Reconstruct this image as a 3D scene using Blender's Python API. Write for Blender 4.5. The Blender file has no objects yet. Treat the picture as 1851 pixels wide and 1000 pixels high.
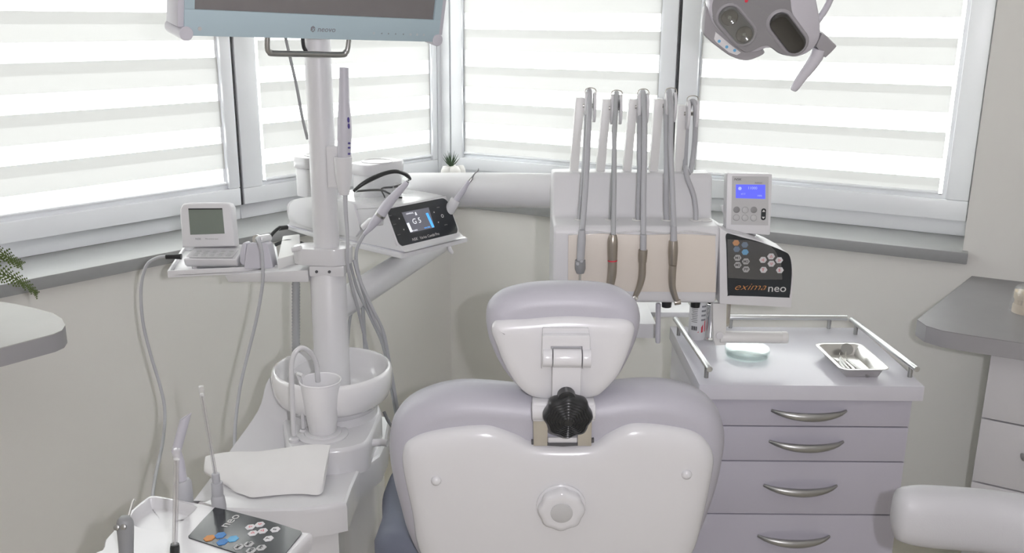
import bpy, bmesh, math, random
from mathutils import Matrix, Vector
random.seed(7)
sc = bpy.context.scene
COL = sc.collection

# ------------------------------------------------------------------ camera, world, lights, exposure
FPX, PITCH, ROLL, CAMZ = 1690.0, math.radians(15.45), math.radians(0.45), 1.6
cam_d = bpy.data.cameras.new('camera')
cam_d.sensor_width = 36.0
cam_d.lens = 36.0 * FPX / 1851.0
cam_d.clip_start = 0.02
cam = bpy.data.objects.new('camera', cam_d)
COL.objects.link(cam)
cam.matrix_world = (Matrix.Translation((0, 0, CAMZ)) @ Matrix.Rotation(math.pi / 2 - PITCH, 4, 'X')
                    @ Matrix.Rotation(ROLL, 4, 'Z'))
sc.camera = cam

world = bpy.data.worlds.new('overcast_sky')
sc.world = world
world.use_nodes = True
bg = world.node_tree.nodes['Background']
bg.inputs[0].default_value = (1.0, 1.0, 0.99, 1)
bg.inputs[1].default_value = 7.7

def lamp(name, kind, loc, energy, color, size, aim=None):
    d = bpy.data.lights.new(name, kind)
    d.energy = energy
    d.color = color
    if kind == 'AREA':
        d.shape = 'RECTANGLE'; d.size, d.size_y = size
    else:
        d.shadow_soft_size = size
    o = bpy.data.objects.new(name, d)
    COL.objects.link(o)
    o.location = loc
    if aim:
        o.rotation_euler = (Vector(aim) - Vector(loc)).to_track_quat('-Z', 'Y').to_euler()
    return o

# the photographer's flash, beside the lens
lamp('camera_flash', 'POINT', (0.105, 0.03, 1.615), 52.0, (0.965, 0.935, 1.0), 0.012)

vs = sc.view_settings
vs.view_transform = 'Standard'
vs.look = 'None'
vs.gamma = 1.0
vs.use_curve_mapping = False
vs.exposure = 0.0

# ------------------------------------------------------------------ geometry helpers
def ray(u, v):
    a, b = (u - 925.5) / FPX, -(v - 500.0) / FPX
    c, s = math.cos(ROLL), math.sin(ROLL)
    x, y = a * c - b * s, b * c + a * s
    return Vector((x, math.cos(PITCH) + y * math.sin(PITCH), -math.sin(PITCH) + y * math.cos(PITCH)))
CAM = Vector((0, 0, CAMZ))
def aty(u, v, y):
    d = ray(u, v); return CAM + d * (y / d.y)
def atz(u, v, z):
    d = ray(u, v); return CAM + d * ((z - CAMZ) / d.z)
def frame(o, x, y):
    x = Vector(x).normalized(); y = Vector(y)
    z = x.cross(y).normalized(); y = z.cross(x)
    m = Matrix((x, y, z)).transposed().to_4x4(); m.translation = Vector(o)
    return m
def onF(u, v, F):
    n, p = F.col[2].xyz, F.translation
    d = ray(u, v)
    h = CAM + d * (n.dot(p - CAM) / n.dot(d))
    q = F.inverted() @ h
    return (q.x, q.y)
def rotz(loc, a):
    return Matrix.Translation(loc) @ Matrix.Rotation(a, 4, 'Z')
def upright(o, deg=0.0, tilt=0.0):
    """panel frame: x right, y up, z towards the viewer; turned by deg about the vertical, leaning back by tilt"""
    return Matrix.Translation(o) @ Matrix.Rotation(math.radians(deg), 4, 'Z') @ Matrix.Rotation(math.pi / 2 - math.radians(tilt), 4, 'X')

def smooth_loop(pts, n=5, closed=True):
    """Catmull-Rom through points of any dimension"""
    out, N = [], len(pts)
    rng = range(N if closed else N - 1)
    for i in rng:
        if closed:
            p0, p1, p2, p3 = (pts[(i + k - 1) % N] for k in range(4))
        else:
            p0, p1, p2, p3 = pts[max(i - 1, 0)], pts[i], pts[i + 1], pts[min(i + 2, N - 1)]
        for k in range(n):
            t = k / n
            out.append(tuple(0.5 * (2 * b + (c - a) * t + (2 * a - 5 * b + 4 * c - d) * t * t + (3 * b - a - 3 * c + d) * t ** 3)
                             for a, b, c, d in zip(p0, p1, p2, p3)))
    if not closed:
        out.append(tuple(pts[-1]))
    return out
def rrect(w, h, r, n=5, cx=0, cy=0):
    out = []
    for sx, sy, a0 in ((1, 1, 0), (-1, 1, 90), (-1, -1, 180), (1, -1, 270)):
        for k in range(n + 1):
            a = math.radians(a0 + 90 * k / n)
            out.append((cx + sx * (w / 2 - r) + r * math.cos(a), cy + sy * (h / 2 - r) + r * math.sin(a)))
    return out
def area2(p):
    return sum(p[i][0] * p[(i + 1) % len(p)][1] - p[(i + 1) % len(p)][0] * p[i][1] for i in range(len(p)))
def ccw(p):
    p = [tuple(q) for q in p]
    return p if area2(p) > 0 else p[::-1]
def inset(p, d):
    """offset a counter-clockwise loop inwards by d"""
    out, N = [], len(p)
    for i in range(N):
        a, b, c = Vector(p[i - 1]), Vector(p[i]), Vector(p[(i + 1) % N])
        e = (c - a)
        if e.length < 1e-9: e = Vector((1, 0))
        e.normalize()
        out.append((b.x - e.y * d, b.y + e.x * d))
    return out

class S:
    def __init__(s):
        s.v, s.f = [], []
    def add(s, vs_, fs):
        k = len(s.v)
        s.v += [Vector(p) for p in vs_]
        s.f += [tuple(i + k for i in f) for f in fs]
        return s
    def box(s, x0, x1, y0, y1, z0, z1, M=None):
        P = [Vector((x, y, z)) for z in (z0, z1) for y in (y0, y1) for x in (x0, x1)]
        if M is not None: P = [M @ p for p in P]
        return s.add(P, [(0, 2, 3, 1), (4, 5, 7, 6), (0, 1, 5, 4), (2, 6, 7, 3), (0, 4, 6, 2), (1, 3, 7, 5)])
    def rings(s, rings, caps=(True, True), closed=True):
        n = len(rings[0]); V = [p for r in rings for p in r]; f = []
        for i in range(len(rings) - 1):
            for k in range(n if closed else n - 1):
                a, b = i * n + k, i * n + (k + 1) % n
                f.append((a, b, b + n, a + n))
        if caps[0]: f.append(tuple(range(n - 1, -1, -1)))
        if caps[1]: f.append(tuple(range((len(rings) - 1) * n, len(rings) * n)))
        return s.add(V, f)
    def prism(s, poly, z0, z1, M=None):
        poly = ccw(poly)
        R = [[Vector((x, y, z)) for x, y in poly] for z in (z0, z1)]
        if M is not None: R = [[M @ p for p in r] for r in R]
        return s.rings(R)
    def pillow(s, poly, prof, M=None, caps=(True, True), soft=0):
        """poly in the frame's xy, prof = (inset, z) list"""
        poly = ccw(poly)
        R = []
        for d, z in prof:
            q = inset(poly, d)
            for _ in range(int(d * soft)):
                q = [tuple((q[i - 1][k] + 2 * q[i][k] + q[(i + 1) % len(q)][k]) / 4 for k in (0, 1)) for i in range(len(q))]
            R.append([Vector((x, y, z)) for x, y in q])
        if M is not None: R = [[M @ p for p in r] for r in R]
        return s.rings(R, caps)
    def lathe(s, prof, M=None, n=24, lobes=None, caps=(True, True)):
        R = []
        for r, z in prof:
            ring = []
            for k in range(n):
                a = 2 * math.pi * k / n
                rr = r * (1 + (lobes[1] * math.cos(lobes[0] * a) if lobes else 0))
                ring.append(Vector((rr * math.cos(a), rr * math.sin(a), z)))
            R.append(ring)
        if M is not None: R = [[M @ p for p in r] for r in R]
        return s.rings(R, caps)
    def tube(s, path, r, n=10, sm=0, caps=(True, True), flat=1.0, up=None):
        path = [Vector(p) for p in path]
        rs = list(r) if isinstance(r, (list, tuple)) else [r] * len(path)
        if sm:
            q = smooth_loop([(*p, rr) for p, rr in zip(path, rs)], sm, False)
            path, rs = [Vector(p[:3]) for p in q], [p[3] for p in q]
        R, N = [], len(path)
        nrm = None
        for i in range(N):
            t = (path[min(i + 1, N - 1)] - path[max(i - 1, 0)]).normalized()
            if nrm is None:
                h = Vector(up) if up else (Vector((0, 0, 1)) if abs(t.z) < 0.9 else Vector((1, 0, 0)))
                nrm = (h - t * h.dot(t)).normalized()
            else:
                nrm = (nrm - t * nrm.dot(t)).normalized()
            b = t.cross(nrm)
            R.append([path[i] + (nrm * math.cos(2 * math.pi * k / n) * flat + b * math.sin(2 * math.pi * k / n)) * rs[i] for k in range(n)])
        return s.rings(R, caps)
    def cyl(s, a, b, r, n=16, r2=None):
        return s.tube([a, b], [r, r if r2 is None else r2], n)
    def build(s, name, mat, parent=None, bevel=0, seg=2, smooth=True, origin=None, ang=38, norm=True):
        if parent is not None:
            root = parent
            while root.parent is not None: root = root.parent
            inv = root.matrix_world.inverted() if root.name not in INV else INV[root.name]
        else:
            o0 = Vector(origin) if origin is not None else Vector((0, 0, 0))
            inv = Matrix.Translation(-o0)
        me = bpy.data.meshes.new(name)
        me.from_pydata([inv @ p for p in s.v], [], s.f)
        bm = bmesh.new(); bm.from_mesh(me)
        bmesh.ops.remove_doubles(bm, verts=bm.verts, dist=1e-6)
        if norm: bmesh.ops.recalc_face_normals(bm, faces=bm.faces)
        if bevel:
            E = [e for e in bm.edges if len(e.link_faces) == 2 and e.calc_face_angle(0) > math.radians(32)]
            bmesh.ops.bevel(bm, geom=E, offset=bevel, segments=seg, profile=0.6, affect='EDGES', clamp_overlap=True)
        bm.to_mesh(me); bm.free()
        if smooth:
            me.polygons.foreach_set('use_smooth', [True] * len(me.polygons))
            me.set_sharp_from_angle(angle=math.radians(ang))
        me.materials.append(MATS[mat] if isinstance(mat, str) else mat)
        o = bpy.data.objects.new(name, me)
        COL.objects.link(o)
        if parent is not None:
            o.parent = parent
        elif origin is not None:
            o.location = origin
        return o
INV = {}
def thing(name, label, cat, loc=(0, 0, 0), rz=0.0, group=None):
    o = bpy.data.objects.new(name, None)
    o.empty_display_size = 0.05
    COL.objects.link(o)
    o.location = loc; o.rotation_euler = (0, 0, rz)
    o['label'] = label; o['category'] = cat
    if group: o['group'] = group
    INV[o.name] = rotz(Vector(loc), rz).inverted()
    return o
def tag(o, label, cat, group=None):
    o['label'] = label; o['category'] = cat
    if group: o['group'] = group
    return o
def struct(o):
    o['kind'] = 'structure'; return o
def text(body, size, F, mat, parent, name='lettering', align='CENTER', shear=0.0, depth=0.0002, xscale=1.0, space=1.0, offset=0.0):
    c = bpy.data.curves.new('t', 'FONT')
    c.body = body; c.size = size; c.align_x = align; c.align_y = 'CENTER'
    c.shear = shear; c.extrude = depth; c.space_character = space; c.offset = offset
    c.resolution_u = 3
    t = bpy.data.objects.new('t', c)
    me = bpy.data.meshes.new_from_object(t)
    sh = S(); sh.add([F @ Vector((p.co.x * xscale, p.co.y, p.co.z + depth)) for p in me.vertices], [tuple(p.vertices) for p in me.polygons])
    bpy.data.objects.remove(t); bpy.data.curves.remove(c); bpy.data.meshes.remove(me)
    return sh.build(name, mat, parent, smooth=False, norm=False)
def hexagon(r, rx=1.0, rot=0.0):
    return [(rx * r * math.cos(math.radians(60 * k + rot)), r * math.sin(math.radians(60 * k + rot))) for k in range(6)]

# ------------------------------------------------------------------ materials
MATS = {}
def mat(name, col, rough=0.45, metal=0.0, noise=0.0, nscale=30.0, bump=0.0, bscale=200.0, coat=0.0, spec=0.5, emit=None, estr=0.0, sheen=0.0, stretch=None, trans=0.0):
    m = bpy.data.materials.new(name); m.use_nodes = True
    N, L = m.node_tree.nodes, m.node_tree.links
    b = N['Principled BSDF']
    b.inputs['Base Color'].default_value = (*col, 1)
    b.inputs['Roughness'].default_value = rough
    b.inputs['Metallic'].default_value = metal
    b.inputs['Specular IOR Level'].default_value = spec
    b.inputs['Coat Weight'].default_value = coat
    b.inputs['Coat Roughness'].default_value = 0.08
    b.inputs['Sheen Weight'].default_value = sheen
    b.inputs['Transmission Weight'].default_value = trans
    if emit:
        b.inputs['Emission Color'].default_value = (*emit, 1); b.inputs['Emission Strength'].default_value = estr
    tc = N.new('ShaderNodeTexCoord')
    src = tc.outputs['Object']
    if stretch:
        mp = N.new('ShaderNodeMapping'); mp.inputs['Scale'].default_value = stretch
        L.new(src, mp.inputs[0]); src = mp.outputs[0]
    if noise:
        t = N.new('ShaderNodeTexNoise'); t.inputs['Scale'].default_value = nscale; t.inputs['Detail'].default_value = 4
        r = N.new('ShaderNodeMapRange'); r.inputs[3].default_value = 1 - noise; r.inputs[4].default_value = 1 + noise
        x = N.new('ShaderNodeMix'); x.data_type = 'RGBA'; x.blend_type = 'MULTIPLY'; x.inputs[0].default_value = 1
        x.inputs[6].default_value = (*col, 1)
        L.new(src, t.inputs['Vector']); L.new(t.outputs[0], r.inputs[0]); L.new(r.outputs[0], x.inputs[7]); L.new(x.outputs[2], b.inputs['Base Color'])
    if bump:
        t = N.new('ShaderNodeTexNoise'); t.inputs['Scale'].default_value = bscale; t.inputs['Detail'].default_value = 3
        bp = N.new('ShaderNodeBump'); bp.inputs['Strength'].default_value = bump; bp.inputs['Distance'].default_value = 0.001
        L.new(src, t.inputs['Vector']); L.new(t.outputs[0], bp.inputs['Height']); L.new(bp.outputs[0], b.inputs['Normal'])
    MATS[name] = m
    return m
def mix_mat(name, layers):
    """layers: list of (shader type, color, rough, weight) blended in turn"""
    m = bpy.data.materials.new(name); m.use_nodes = True
    N, L = m.node_tree.nodes, m.node_tree.links
    out = N['Material Output']; N.remove(N['Principled BSDF'])
    prev = None
    for typ, col, rough, w in layers:
        s = N.new('ShaderNodeBsdf' + typ); s.inputs['Color'].default_value = (*col, 1)
        if 'Roughness' in s.inputs and rough is not None: s.inputs['Roughness'].default_value = rough
        if prev is None: prev = s.outputs[0]; continue
        x = N.new('ShaderNodeMixShader'); x.inputs[0].default_value = w
        L.new(prev, x.inputs[1]); L.new(s.outputs[0], x.inputs[2]); prev = x.outputs[0]
    L.new(prev, out.inputs[0])
    MATS[name] = m
    return m
mat('wall_paint', (0.775, 0.765, 0.73), 0.75, noise=0.015, nscale=3, bump=0.12, bscale=260)
mat('ceiling_paint', (0.82, 0.82, 0.80), 0.8, noise=0.01)
mat('floor_vinyl', (0.62, 0.585, 0.50), 0.5, noise=0.10, nscale=14, bump=0.1)
mat('sill_stone', (0.31, 0.315, 0.315), 0.42, noise=0.05, nscale=60)
mat('window_pvc', (0.86, 0.875, 0.90), 0.32, noise=0.008)
mat('gasket', (0.06, 0.06, 0.065), 0.6, noise=0.05)
mat('white_gloss', (0.68, 0.678, 0.69), 0.22, noise=0.008, coat=0.25)
mat('white_satin', (0.70, 0.698, 0.71), 0.4, noise=0.008)
mat('white_ceramic', (0.84, 0.835, 0.84), 0.08, noise=0.006, coat=0.5)
mat('ivory_plastic', (0.76, 0.755, 0.74), 0.38, noise=0.01)
mat('lavender_vinyl', (0.465, 0.458, 0.505), 0.42, noise=0.02, nscale=12, bump=0.22, bscale=420)
mat('grey_vinyl', (0.50, 0.50, 0.515), 0.45, noise=0.02, nscale=12, bump=0.2, bscale=420)
mat('slate_vinyl', (0.15, 0.165, 0.215), 0.5, noise=0.05, bump=0.15, bscale=300)
mat('lavender_grey', (0.56, 0.55, 0.60), 0.42, noise=0.012)
mat('laminate', (0.49, 0.478, 0.545), 0.38, noise=0.015, nscale=20)
mat('laminate_top', (0.63, 0.625, 0.68), 0.22, noise=0.015, nscale=20)
mat('laminate_grey', (0.62, 0.615, 0.63), 0.4, noise=0.012)
mat('worktop_dark', (0.26, 0.255, 0.26), 0.42, noise=0.10, nscale=9)
mat('worktop_pale', (0.42, 0.415, 0.40), 0.6, noise=0.06, nscale=9)
mat('worktop_edge', (0.33, 0.325, 0.335), 0.5, noise=0.09, nscale=9)
mat('hose_grey', (0.45, 0.455, 0.475), 0.45, noise=0.02)
mat('hose_dark', (0.27, 0.275, 0.28), 0.45, noise=0.02)
mat('black_plastic', (0.018, 0.019, 0.02), 0.33, noise=0.1)
mat('dark_grey', (0.09, 0.092, 0.098), 0.4, noise=0.05)
mat('panel_black', (0.022, 0.026, 0.03), 0.16, noise=0.15, nscale=20, coat=0.3)
mat('chrome', (0.78, 0.78, 0.77), 0.12, 1.0, noise=0.01)
mat('steel', (0.60, 0.58, 0.55), 0.22, 1.0, noise=0.02)
mat('brushed_alu', (0.66, 0.67, 0.67), 0.32, 1.0, noise=0.04, nscale=40, stretch=(1, 1, 30))
mat('handpiece_bronze', (0.46, 0.42, 0.37), 0.30, 1.0, noise=0.03)
mat('handle_metal', (0.42, 0.42, 0.41), 0.36, 1.0, noise=0.03)
mat('bezel_blue', (0.42, 0.53, 0.58), 0.32, noise=0.01)
mat('screen_dark', (0.19, 0.18, 0.18), 0.26, noise=0.05, coat=0.4)  # switched-off screen; base lifted to grey to paint in the room's reflection
mat('lcd_grey', (0.20, 0.23, 0.20), 0.2, noise=0.03)
mat('lcd_blue', (0.08, 0.09, 0.55), 0.3, noise=0.04, emit=(0.10, 0.12, 0.95), estr=0.75)
mat('lcd_light', (0.3, 0.35, 0.8), 0.3, noise=0.04, emit=(0.32, 0.38, 1.0), estr=0.75)
mat('screen_grey', (0.10, 0.10, 0.12), 0.25, noise=0.05, emit=(0.16, 0.16, 0.19), estr=0.5)
mat('glow_white', (0.8, 0.8, 0.82), 0.4, noise=0.01, emit=(0.85, 0.88, 0.95), estr=0.6)
mat('glow_blue', (0.1, 0.4, 0.8), 0.4, noise=0.01, emit=(0.06, 0.36, 0.9), estr=0.9)
mat('print_grey', (0.24, 0.24, 0.26), 0.5, noise=0.02)
mat('print_light', (0.62, 0.61, 0.60), 0.5, noise=0.02)
mat('print_dim', (0.26, 0.26, 0.26), 0.5, noise=0.02)
mat('print_black', (0.03, 0.03, 0.035), 0.5, noise=0.02)
mat('print_red', (0.62, 0.03, 0.06), 0.5, noise=0.02)
mat('print_violet', (0.07, 0.05, 0.25), 0.4, noise=0.02)
mat('print_orange', (0.62, 0.27, 0.08), 0.5, noise=0.02)
mat('print_blue', (0.07, 0.24, 0.56), 0.5, noise=0.02)
mat('print_sky', (0.14, 0.42, 0.68), 0.5, noise=0.02)
mat('print_steel', (0.13, 0.20, 0.30), 0.5, noise=0.02)
mat('button_white', (0.70, 0.69, 0.70), 0.45, noise=0.02)
mat('button_grey', (0.50, 0.50, 0.50), 0.45, noise=0.02)
mat('drape_beige', (0.73, 0.67, 0.60), 0.4, noise=0.015, coat=0.2)
mat('tissue', (0.78, 0.775, 0.765), 0.85, noise=0.02, bump=0.2, bscale=60)
mat('cup_white', (0.84, 0.835, 0.845), 0.42, noise=0.006)
mat('leaf_green', (0.045, 0.085, 0.04), 0.5, noise=0.3, nscale=40)
mat('fern_green', (0.085, 0.125, 0.03), 0.5, noise=0.35, nscale=60)
mat('pot_white', (0.80, 0.79, 0.76), 0.5, noise=0.03)
mat('plaster', (0.62, 0.53, 0.40), 0.5, noise=0.12, nscale=60)
mat('lamp_rim', (0.56, 0.545, 0.59), 0.22, noise=0.01, coat=0.3)
mat('lamp_face', (0.25, 0.245, 0.255), 0.3, noise=0.02)
mat('lamp_cowl', (0.33, 0.32, 0.335), 0.35, noise=0.02)
mat('bellows', (0.42, 0.43, 0.44), 0.5, noise=0.03)
mix_mat('pane_glass', [('Transparent', (0.97, 0.985, 0.98), None, 0), ('Glossy', (1, 1, 1), 0.02, 0.05)])
mix_mat('clear_lens', [('Transparent', (0.97, 0.98, 0.98), None, 0), ('Glossy', (1, 1, 1), 0.03, 0.10)])
mat('reflector_metal', (0.17, 0.17, 0.175), 0.09, 1.0, noise=0.02)
mix_mat('thin_film', [('Transparent', (0.985, 0.985, 0.985), None, 0), ('Diffuse', (0.8, 0.8, 0.82), None, 0.025), ('Glossy', (1, 1, 1), 0.06, 0.05)])
mat('pale_grey', (0.71, 0.705, 0.72), 0.4, noise=0.01)
mat('tray_steel', (0.72, 0.71, 0.69), 0.24, 1.0, noise=0.02)
mix_mat('smoke_lens', [('Transparent', (0.42, 0.42, 0.43), None, 0), ('Glossy', (1, 1, 1), 0.03, 0.10)])
mix_mat('clear_film', [('Transparent', (0.97, 0.97, 0.97), None, 0), ('Diffuse', (0.8, 0.8, 0.82), None, 0.16), ('Glossy', (1, 1, 1), 0.08, 0.12)])
mix_mat('clear_tube', [('Transparent', (0.93, 0.93, 0.93), None, 0), ('Diffuse', (0.75, 0.74, 0.74), None, 0.22), ('Glossy', (1, 1, 1), 0.08, 0.16)])
mix_mat('green_glass', [('Transparent', (0.955, 0.992, 0.985), None, 0), ('Diffuse', (0.82, 0.90, 0.885), None, 0.10), ('Glossy', (1, 1, 1), 0.04, 0.09)])
mix_mat('blind_solid', [('Translucent', (0.158, 0.158, 0.155), None, 0), ('Diffuse', (0.80, 0.80, 0.79), 0.5, 0.5)])
mix_mat('blind_single', [('Translucent', (0.200, 0.200, 0.197), None, 0), ('Diffuse', (0.82, 0.82, 0.81), 0.5, 0.5)])
mix_mat('blind_sheer', [('Transparent', (0.98, 0.98, 0.98), None, 0), ('Translucent', (0.92, 0.92, 0.92), None, 0.35), ('Diffuse', (0.85, 0.85, 0.85), None, 0.18)])

# ------------------------------------------------------------------ the room
KX, KY = -0.232, 3.463                         # where the front edges of the two window sills meet
AL, AR = math.radians(49.62), math.radians(-27.64)
FL, FR = rotz((KX, KY, 0), AL), rotz((KX, KY, 0), AR)   # wall frames: x along the wall to the right, y out through the wall
WALL_Y, WIN_Y, SILL_Z, WIN_TOP, CEIL, THICK = 0.03, 0.22, 0.95, 2.2, 2.62, 0.34
TC = math.tan(math.radians((180 - 77.26) / 2))
def corner_x(y): return y / TC                 # the corner lies at +x in the left frame, -x in the right one

def wall(name, F, x0, x1, w0, w1, mitre):
    """mitre: which end meets the corner; the opening runs from w0 to w1 and through to that corner"""
    s = S()
    def slab(a, b, z0, z1, ya=WALL_Y, yb=THICK):
        def X(v, y): return (corner_x(y) if v == 'L' else -corner_x(y) if v == 'R' else v)
        P = []
        for z in (z0, z1):
            for v, y in ((a, ya), (b, ya), (b, yb), (a, yb)):
                P.append(F @ Vector((X(v, y), y, z)))
        s.add(P, [(3, 2, 1, 0), (4, 5, 6, 7), (0, 1, 5, 4), (1, 2, 6, 5), (2, 3, 7, 6), (3, 0, 4, 7)])
    if mitre == 'L':
        slab(x0, 'L', 0, SILL_Z - 0.035); slab(x0, 'L', WIN_TOP, CEIL); slab(x0, w0, SILL_Z - 0.035, WIN_TOP)
    else:
        slab('R', x1, 0, SILL_Z - 0.035); slab('R', x1, WIN_TOP, CEIL); slab(w1, x1, SILL_Z - 0.035, WIN_TOP)
    return struct(s.build(name, 'wall_paint', smooth=False))
wall('wall_left', FL, -3.3, None, -2.0, None, 'L')
wall('wall_right', FR, None, 3.3, None, 1.745, 'R')
pl, pr = FL @ Vector((-3.3, WALL_Y, 0)), FR @ Vector((3.3, WALL_Y, 0))
REAR = -2.4
def plain_wall(name, a, b, t=0.15):
    a, b = Vector(a[:2]), Vector(b[:2]); d = (b - a).normalized(); n = Vector((-d.y, d.x))
    s = S(); s.prism([a, b, b + n * t, a + n * t], 0, CEIL)
    struct(s.build(name, 'wall_paint', smooth=False))
plain_wall('wall_side_1', (pl.x, REAR), pl)
plain_wall('wall_rear', (pr.x, REAR), (pl.x, REAR))
plain_wall('wall_side_2', pr, (pr.x, REAR))
kc = FL @ Vector((corner_x(THICK), THICK, 0))
pl2, pr2 = FL @ Vector((-3.3, THICK, 0)), FR @ Vector((3.3, THICK, 0))
poly = [(pl.x - .15, REAR - .15), (pr.x + .15, REAR - .15), (pr.x + .15, pr.y), (pr2.x, pr2.y), (kc.x, kc.y), (pl2.x, pl2.y), (pl.x - .15, pl.y)]
struct(S().prism(poly, -0.06, 0).build('floor', 'floor_vinyl', smooth=False))
struct(S().prism(poly, CEIL, CEIL + 0.06).build('ceiling', 'ceiling_paint', smooth=False))

def sill(name, F, a, b):
    s = S(); P = []
    for z in (SILL_Z - 0.035, SILL_Z):
        for v, y in ((a, 0), (b, 0), (b, WIN_Y + 0.06), (a, WIN_Y + 0.06)):
            x = corner_x(y) if v == 'L' else -corner_x(y) if v == 'R' else v
            if v == 1.762 and y > 0.1: x = 1.745
            P.append(F @ Vector((x, y, z)))
    s.add(P, [(3, 2, 1, 0), (4, 5, 6, 7), (0, 1, 5, 4), (1, 2, 6, 5), (2, 3, 7, 6), (3, 0, 4, 7)])
    return struct(s.build(name, 'sill_stone', bevel=0.004))
sill('trim_1', FL, -2.0, 'L')
sill('trim_2', FR, 'R', 1.762)

def window(name, F, x0, x1, g0, g1, gb, sb):
    """sash from x0 to x1, glass from g0 to g1, glass bottom gb, sash bottom sb"""
    w = S()
    t = WIN_TOP
    # fixed outer frame behind and below the sash
    y0 = WIN_Y + 0.018
    w.box(x0, x1, y0, y0 + 0.06, SILL_Z, sb + 0.012, F); w.box(x0, x1, y0, y0 + 0.06, t - 0.06, t, F)
    w.box(x0, x0 + 0.03, y0, y0 + 0.06, sb + 0.012, t - 0.06, F); w.box(x1 - 0.03, x1, y0, y0 + 0.06, sb + 0.012, t - 0.06, F)
    root = struct(w.build(name, 'window_pvc', bevel=0.003))
    def member(nm, a, b, z0, z1, horiz):
        s = S()
        s.box(a, b, WIN_Y, WIN_Y + 0.045, z0, z1, F)
        s.build(nm, 'window_pvc', root, bevel=0.004)
    st = t - 0.05
    member('sash_rail', x0 + 0.004, x1 - 0.004, sb, gb, True)
    member('sash_rail', x0 + 0.004, x1 - 0.004, st - 0.07, st, True)
    member('sash_stile', x0 + 0.004, g0, gb, st - 0.07, False)
    member('sash_stile', g1, x1 - 0.004, gb, st - 0.07, False)
    b = S()   # glazing bead, a thin step around the pane
    for (a, c, z0, z1) in ((g0, g1, gb, gb + .012), (g0, g1, st - .082, st - .07), (g0, g0 + .012, gb + .012, st - .082), (g1 - .012, g1, gb + .012, st - .082)):
        b.box(a, c, WIN_Y + 0.012, WIN_Y + 0.03, z0, z1, F)
    b.build('glazing_bead', 'window_pvc', root, bevel=0.003)
    S().box(g0 + .006, g1 - .006, WIN_Y + 0.031, WIN_Y + 0.036, gb + .006, st - .076, F).build('pane', 'pane_glass', root)
    return root
window('window_1', FL, -1.98, -0.755, -1.90, -0.800, 1.058, 1.0)
window('window_2', FL, -0.751, 0.160, -0.672, 0.129, 1.054, 1.0)
window('window_3', FR, -0.135, 0.781, -0.080, 0.722, 1.066, 1.02)
window('window_4', FR, 0.785, 1.742, 0.856, 1.672, 1.064, 1.0)
s = S().box(-0.7555, -0.7505, WIN_Y + .004, WIN_Y + .05, 1.0, 2.15, FL)
struct(s.build('trim_3', 'gasket', smooth=False))
struct(S().box(0.7805, 0.7855, WIN_Y + .004, WIN_Y + .05, 1.02, 2.15, FR).build('trim_4', 'gasket', smooth=False))
# corner post where the two windows meet
cp = [(FL @ Vector(p)) for p in ((0.158, WIN_Y, 0), (corner_x(WIN_Y), WIN_Y, 0))] + [FR @ Vector(p) for p in ((-0.137, WIN_Y, 0), (-0.137, WIN_Y + .1, 0))] + [FL @ Vector((0.158, WIN_Y + .1, 0))]
cp = [(p.x, p.y) for p in cp]
struct(S().prism(cp, SILL_Z, WIN_TOP).build('trim_5', 'window_pvc', smooth=False))

def blind(F, g0, g1, gb, z_dark, period, h_sheer, h_dark, label, gap0=0.006, gap1=0.006):
    o = F @ Vector(((g0 + g1) / 2, WIN_Y - .004, gb))
    t = thing('roller_blind', label, 'blind', o, math.atan2(F[1][0], F[0][0]), 'day and night roller blinds')
    y = WIN_Y + 0.0085
    a, b = g0 + gap0, g1 - gap1
    top = 2.06
    S().tube([F @ Vector((a, y, gb + .018)), F @ Vector((b, y, gb + .018))], 0.0055, 8).build('bottom_bar', 'window_pvc', t)
    S().box(a, b, y - .003, y + .003, top, top + .05, F).build('head_rail', 'window_pvc', t, bevel=.002)
    lo = gb + 0.022
    z = z_dark + period * 6
    while z > lo:
        for nm, z1, z0, m, yy in (('sheer_band', z + h_sheer, z, 'blind_sheer', y + .0025), ('solid_band', z, z - h_dark, 'blind_solid', y), ('solid_band', z - h_dark, z - period + h_sheer, 'blind_single', y)):
            z1, z0 = min(z1, top), max(z0, lo)
            if z1 - z0 > .003:
                P = [F @ Vector(p) for p in ((a, yy, z0), (b, yy, z0), (b, yy, z1), (a, yy, z1))]
                S().add(P, [(0, 1, 2, 3)]).build(nm, m, t, smooth=False)
        z -= period
    return t
blind(FL, -1.90, -0.800, 1.058, 1.341, 0.134, 0.052, 0.034, 'white striped blind of the large window furthest to the left')
blind(FL, -0.672, 0.129, 1.054, 1.257, 0.134, 0.050, 0.032, 'white striped blind behind the pole that carries the monitor', gap0=.018)
blind(FR, -0.080, 0.722, 1.066, 1.282, 0.1385, 0.060, 0.030, 'white striped blind behind the row of instrument hoses')
blind(FR, 0.856, 1.672, 1.064, 1.270, 0.141, 0.060, 0.028, 'white striped blind behind the operating lamp head', gap1=.022)

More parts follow.
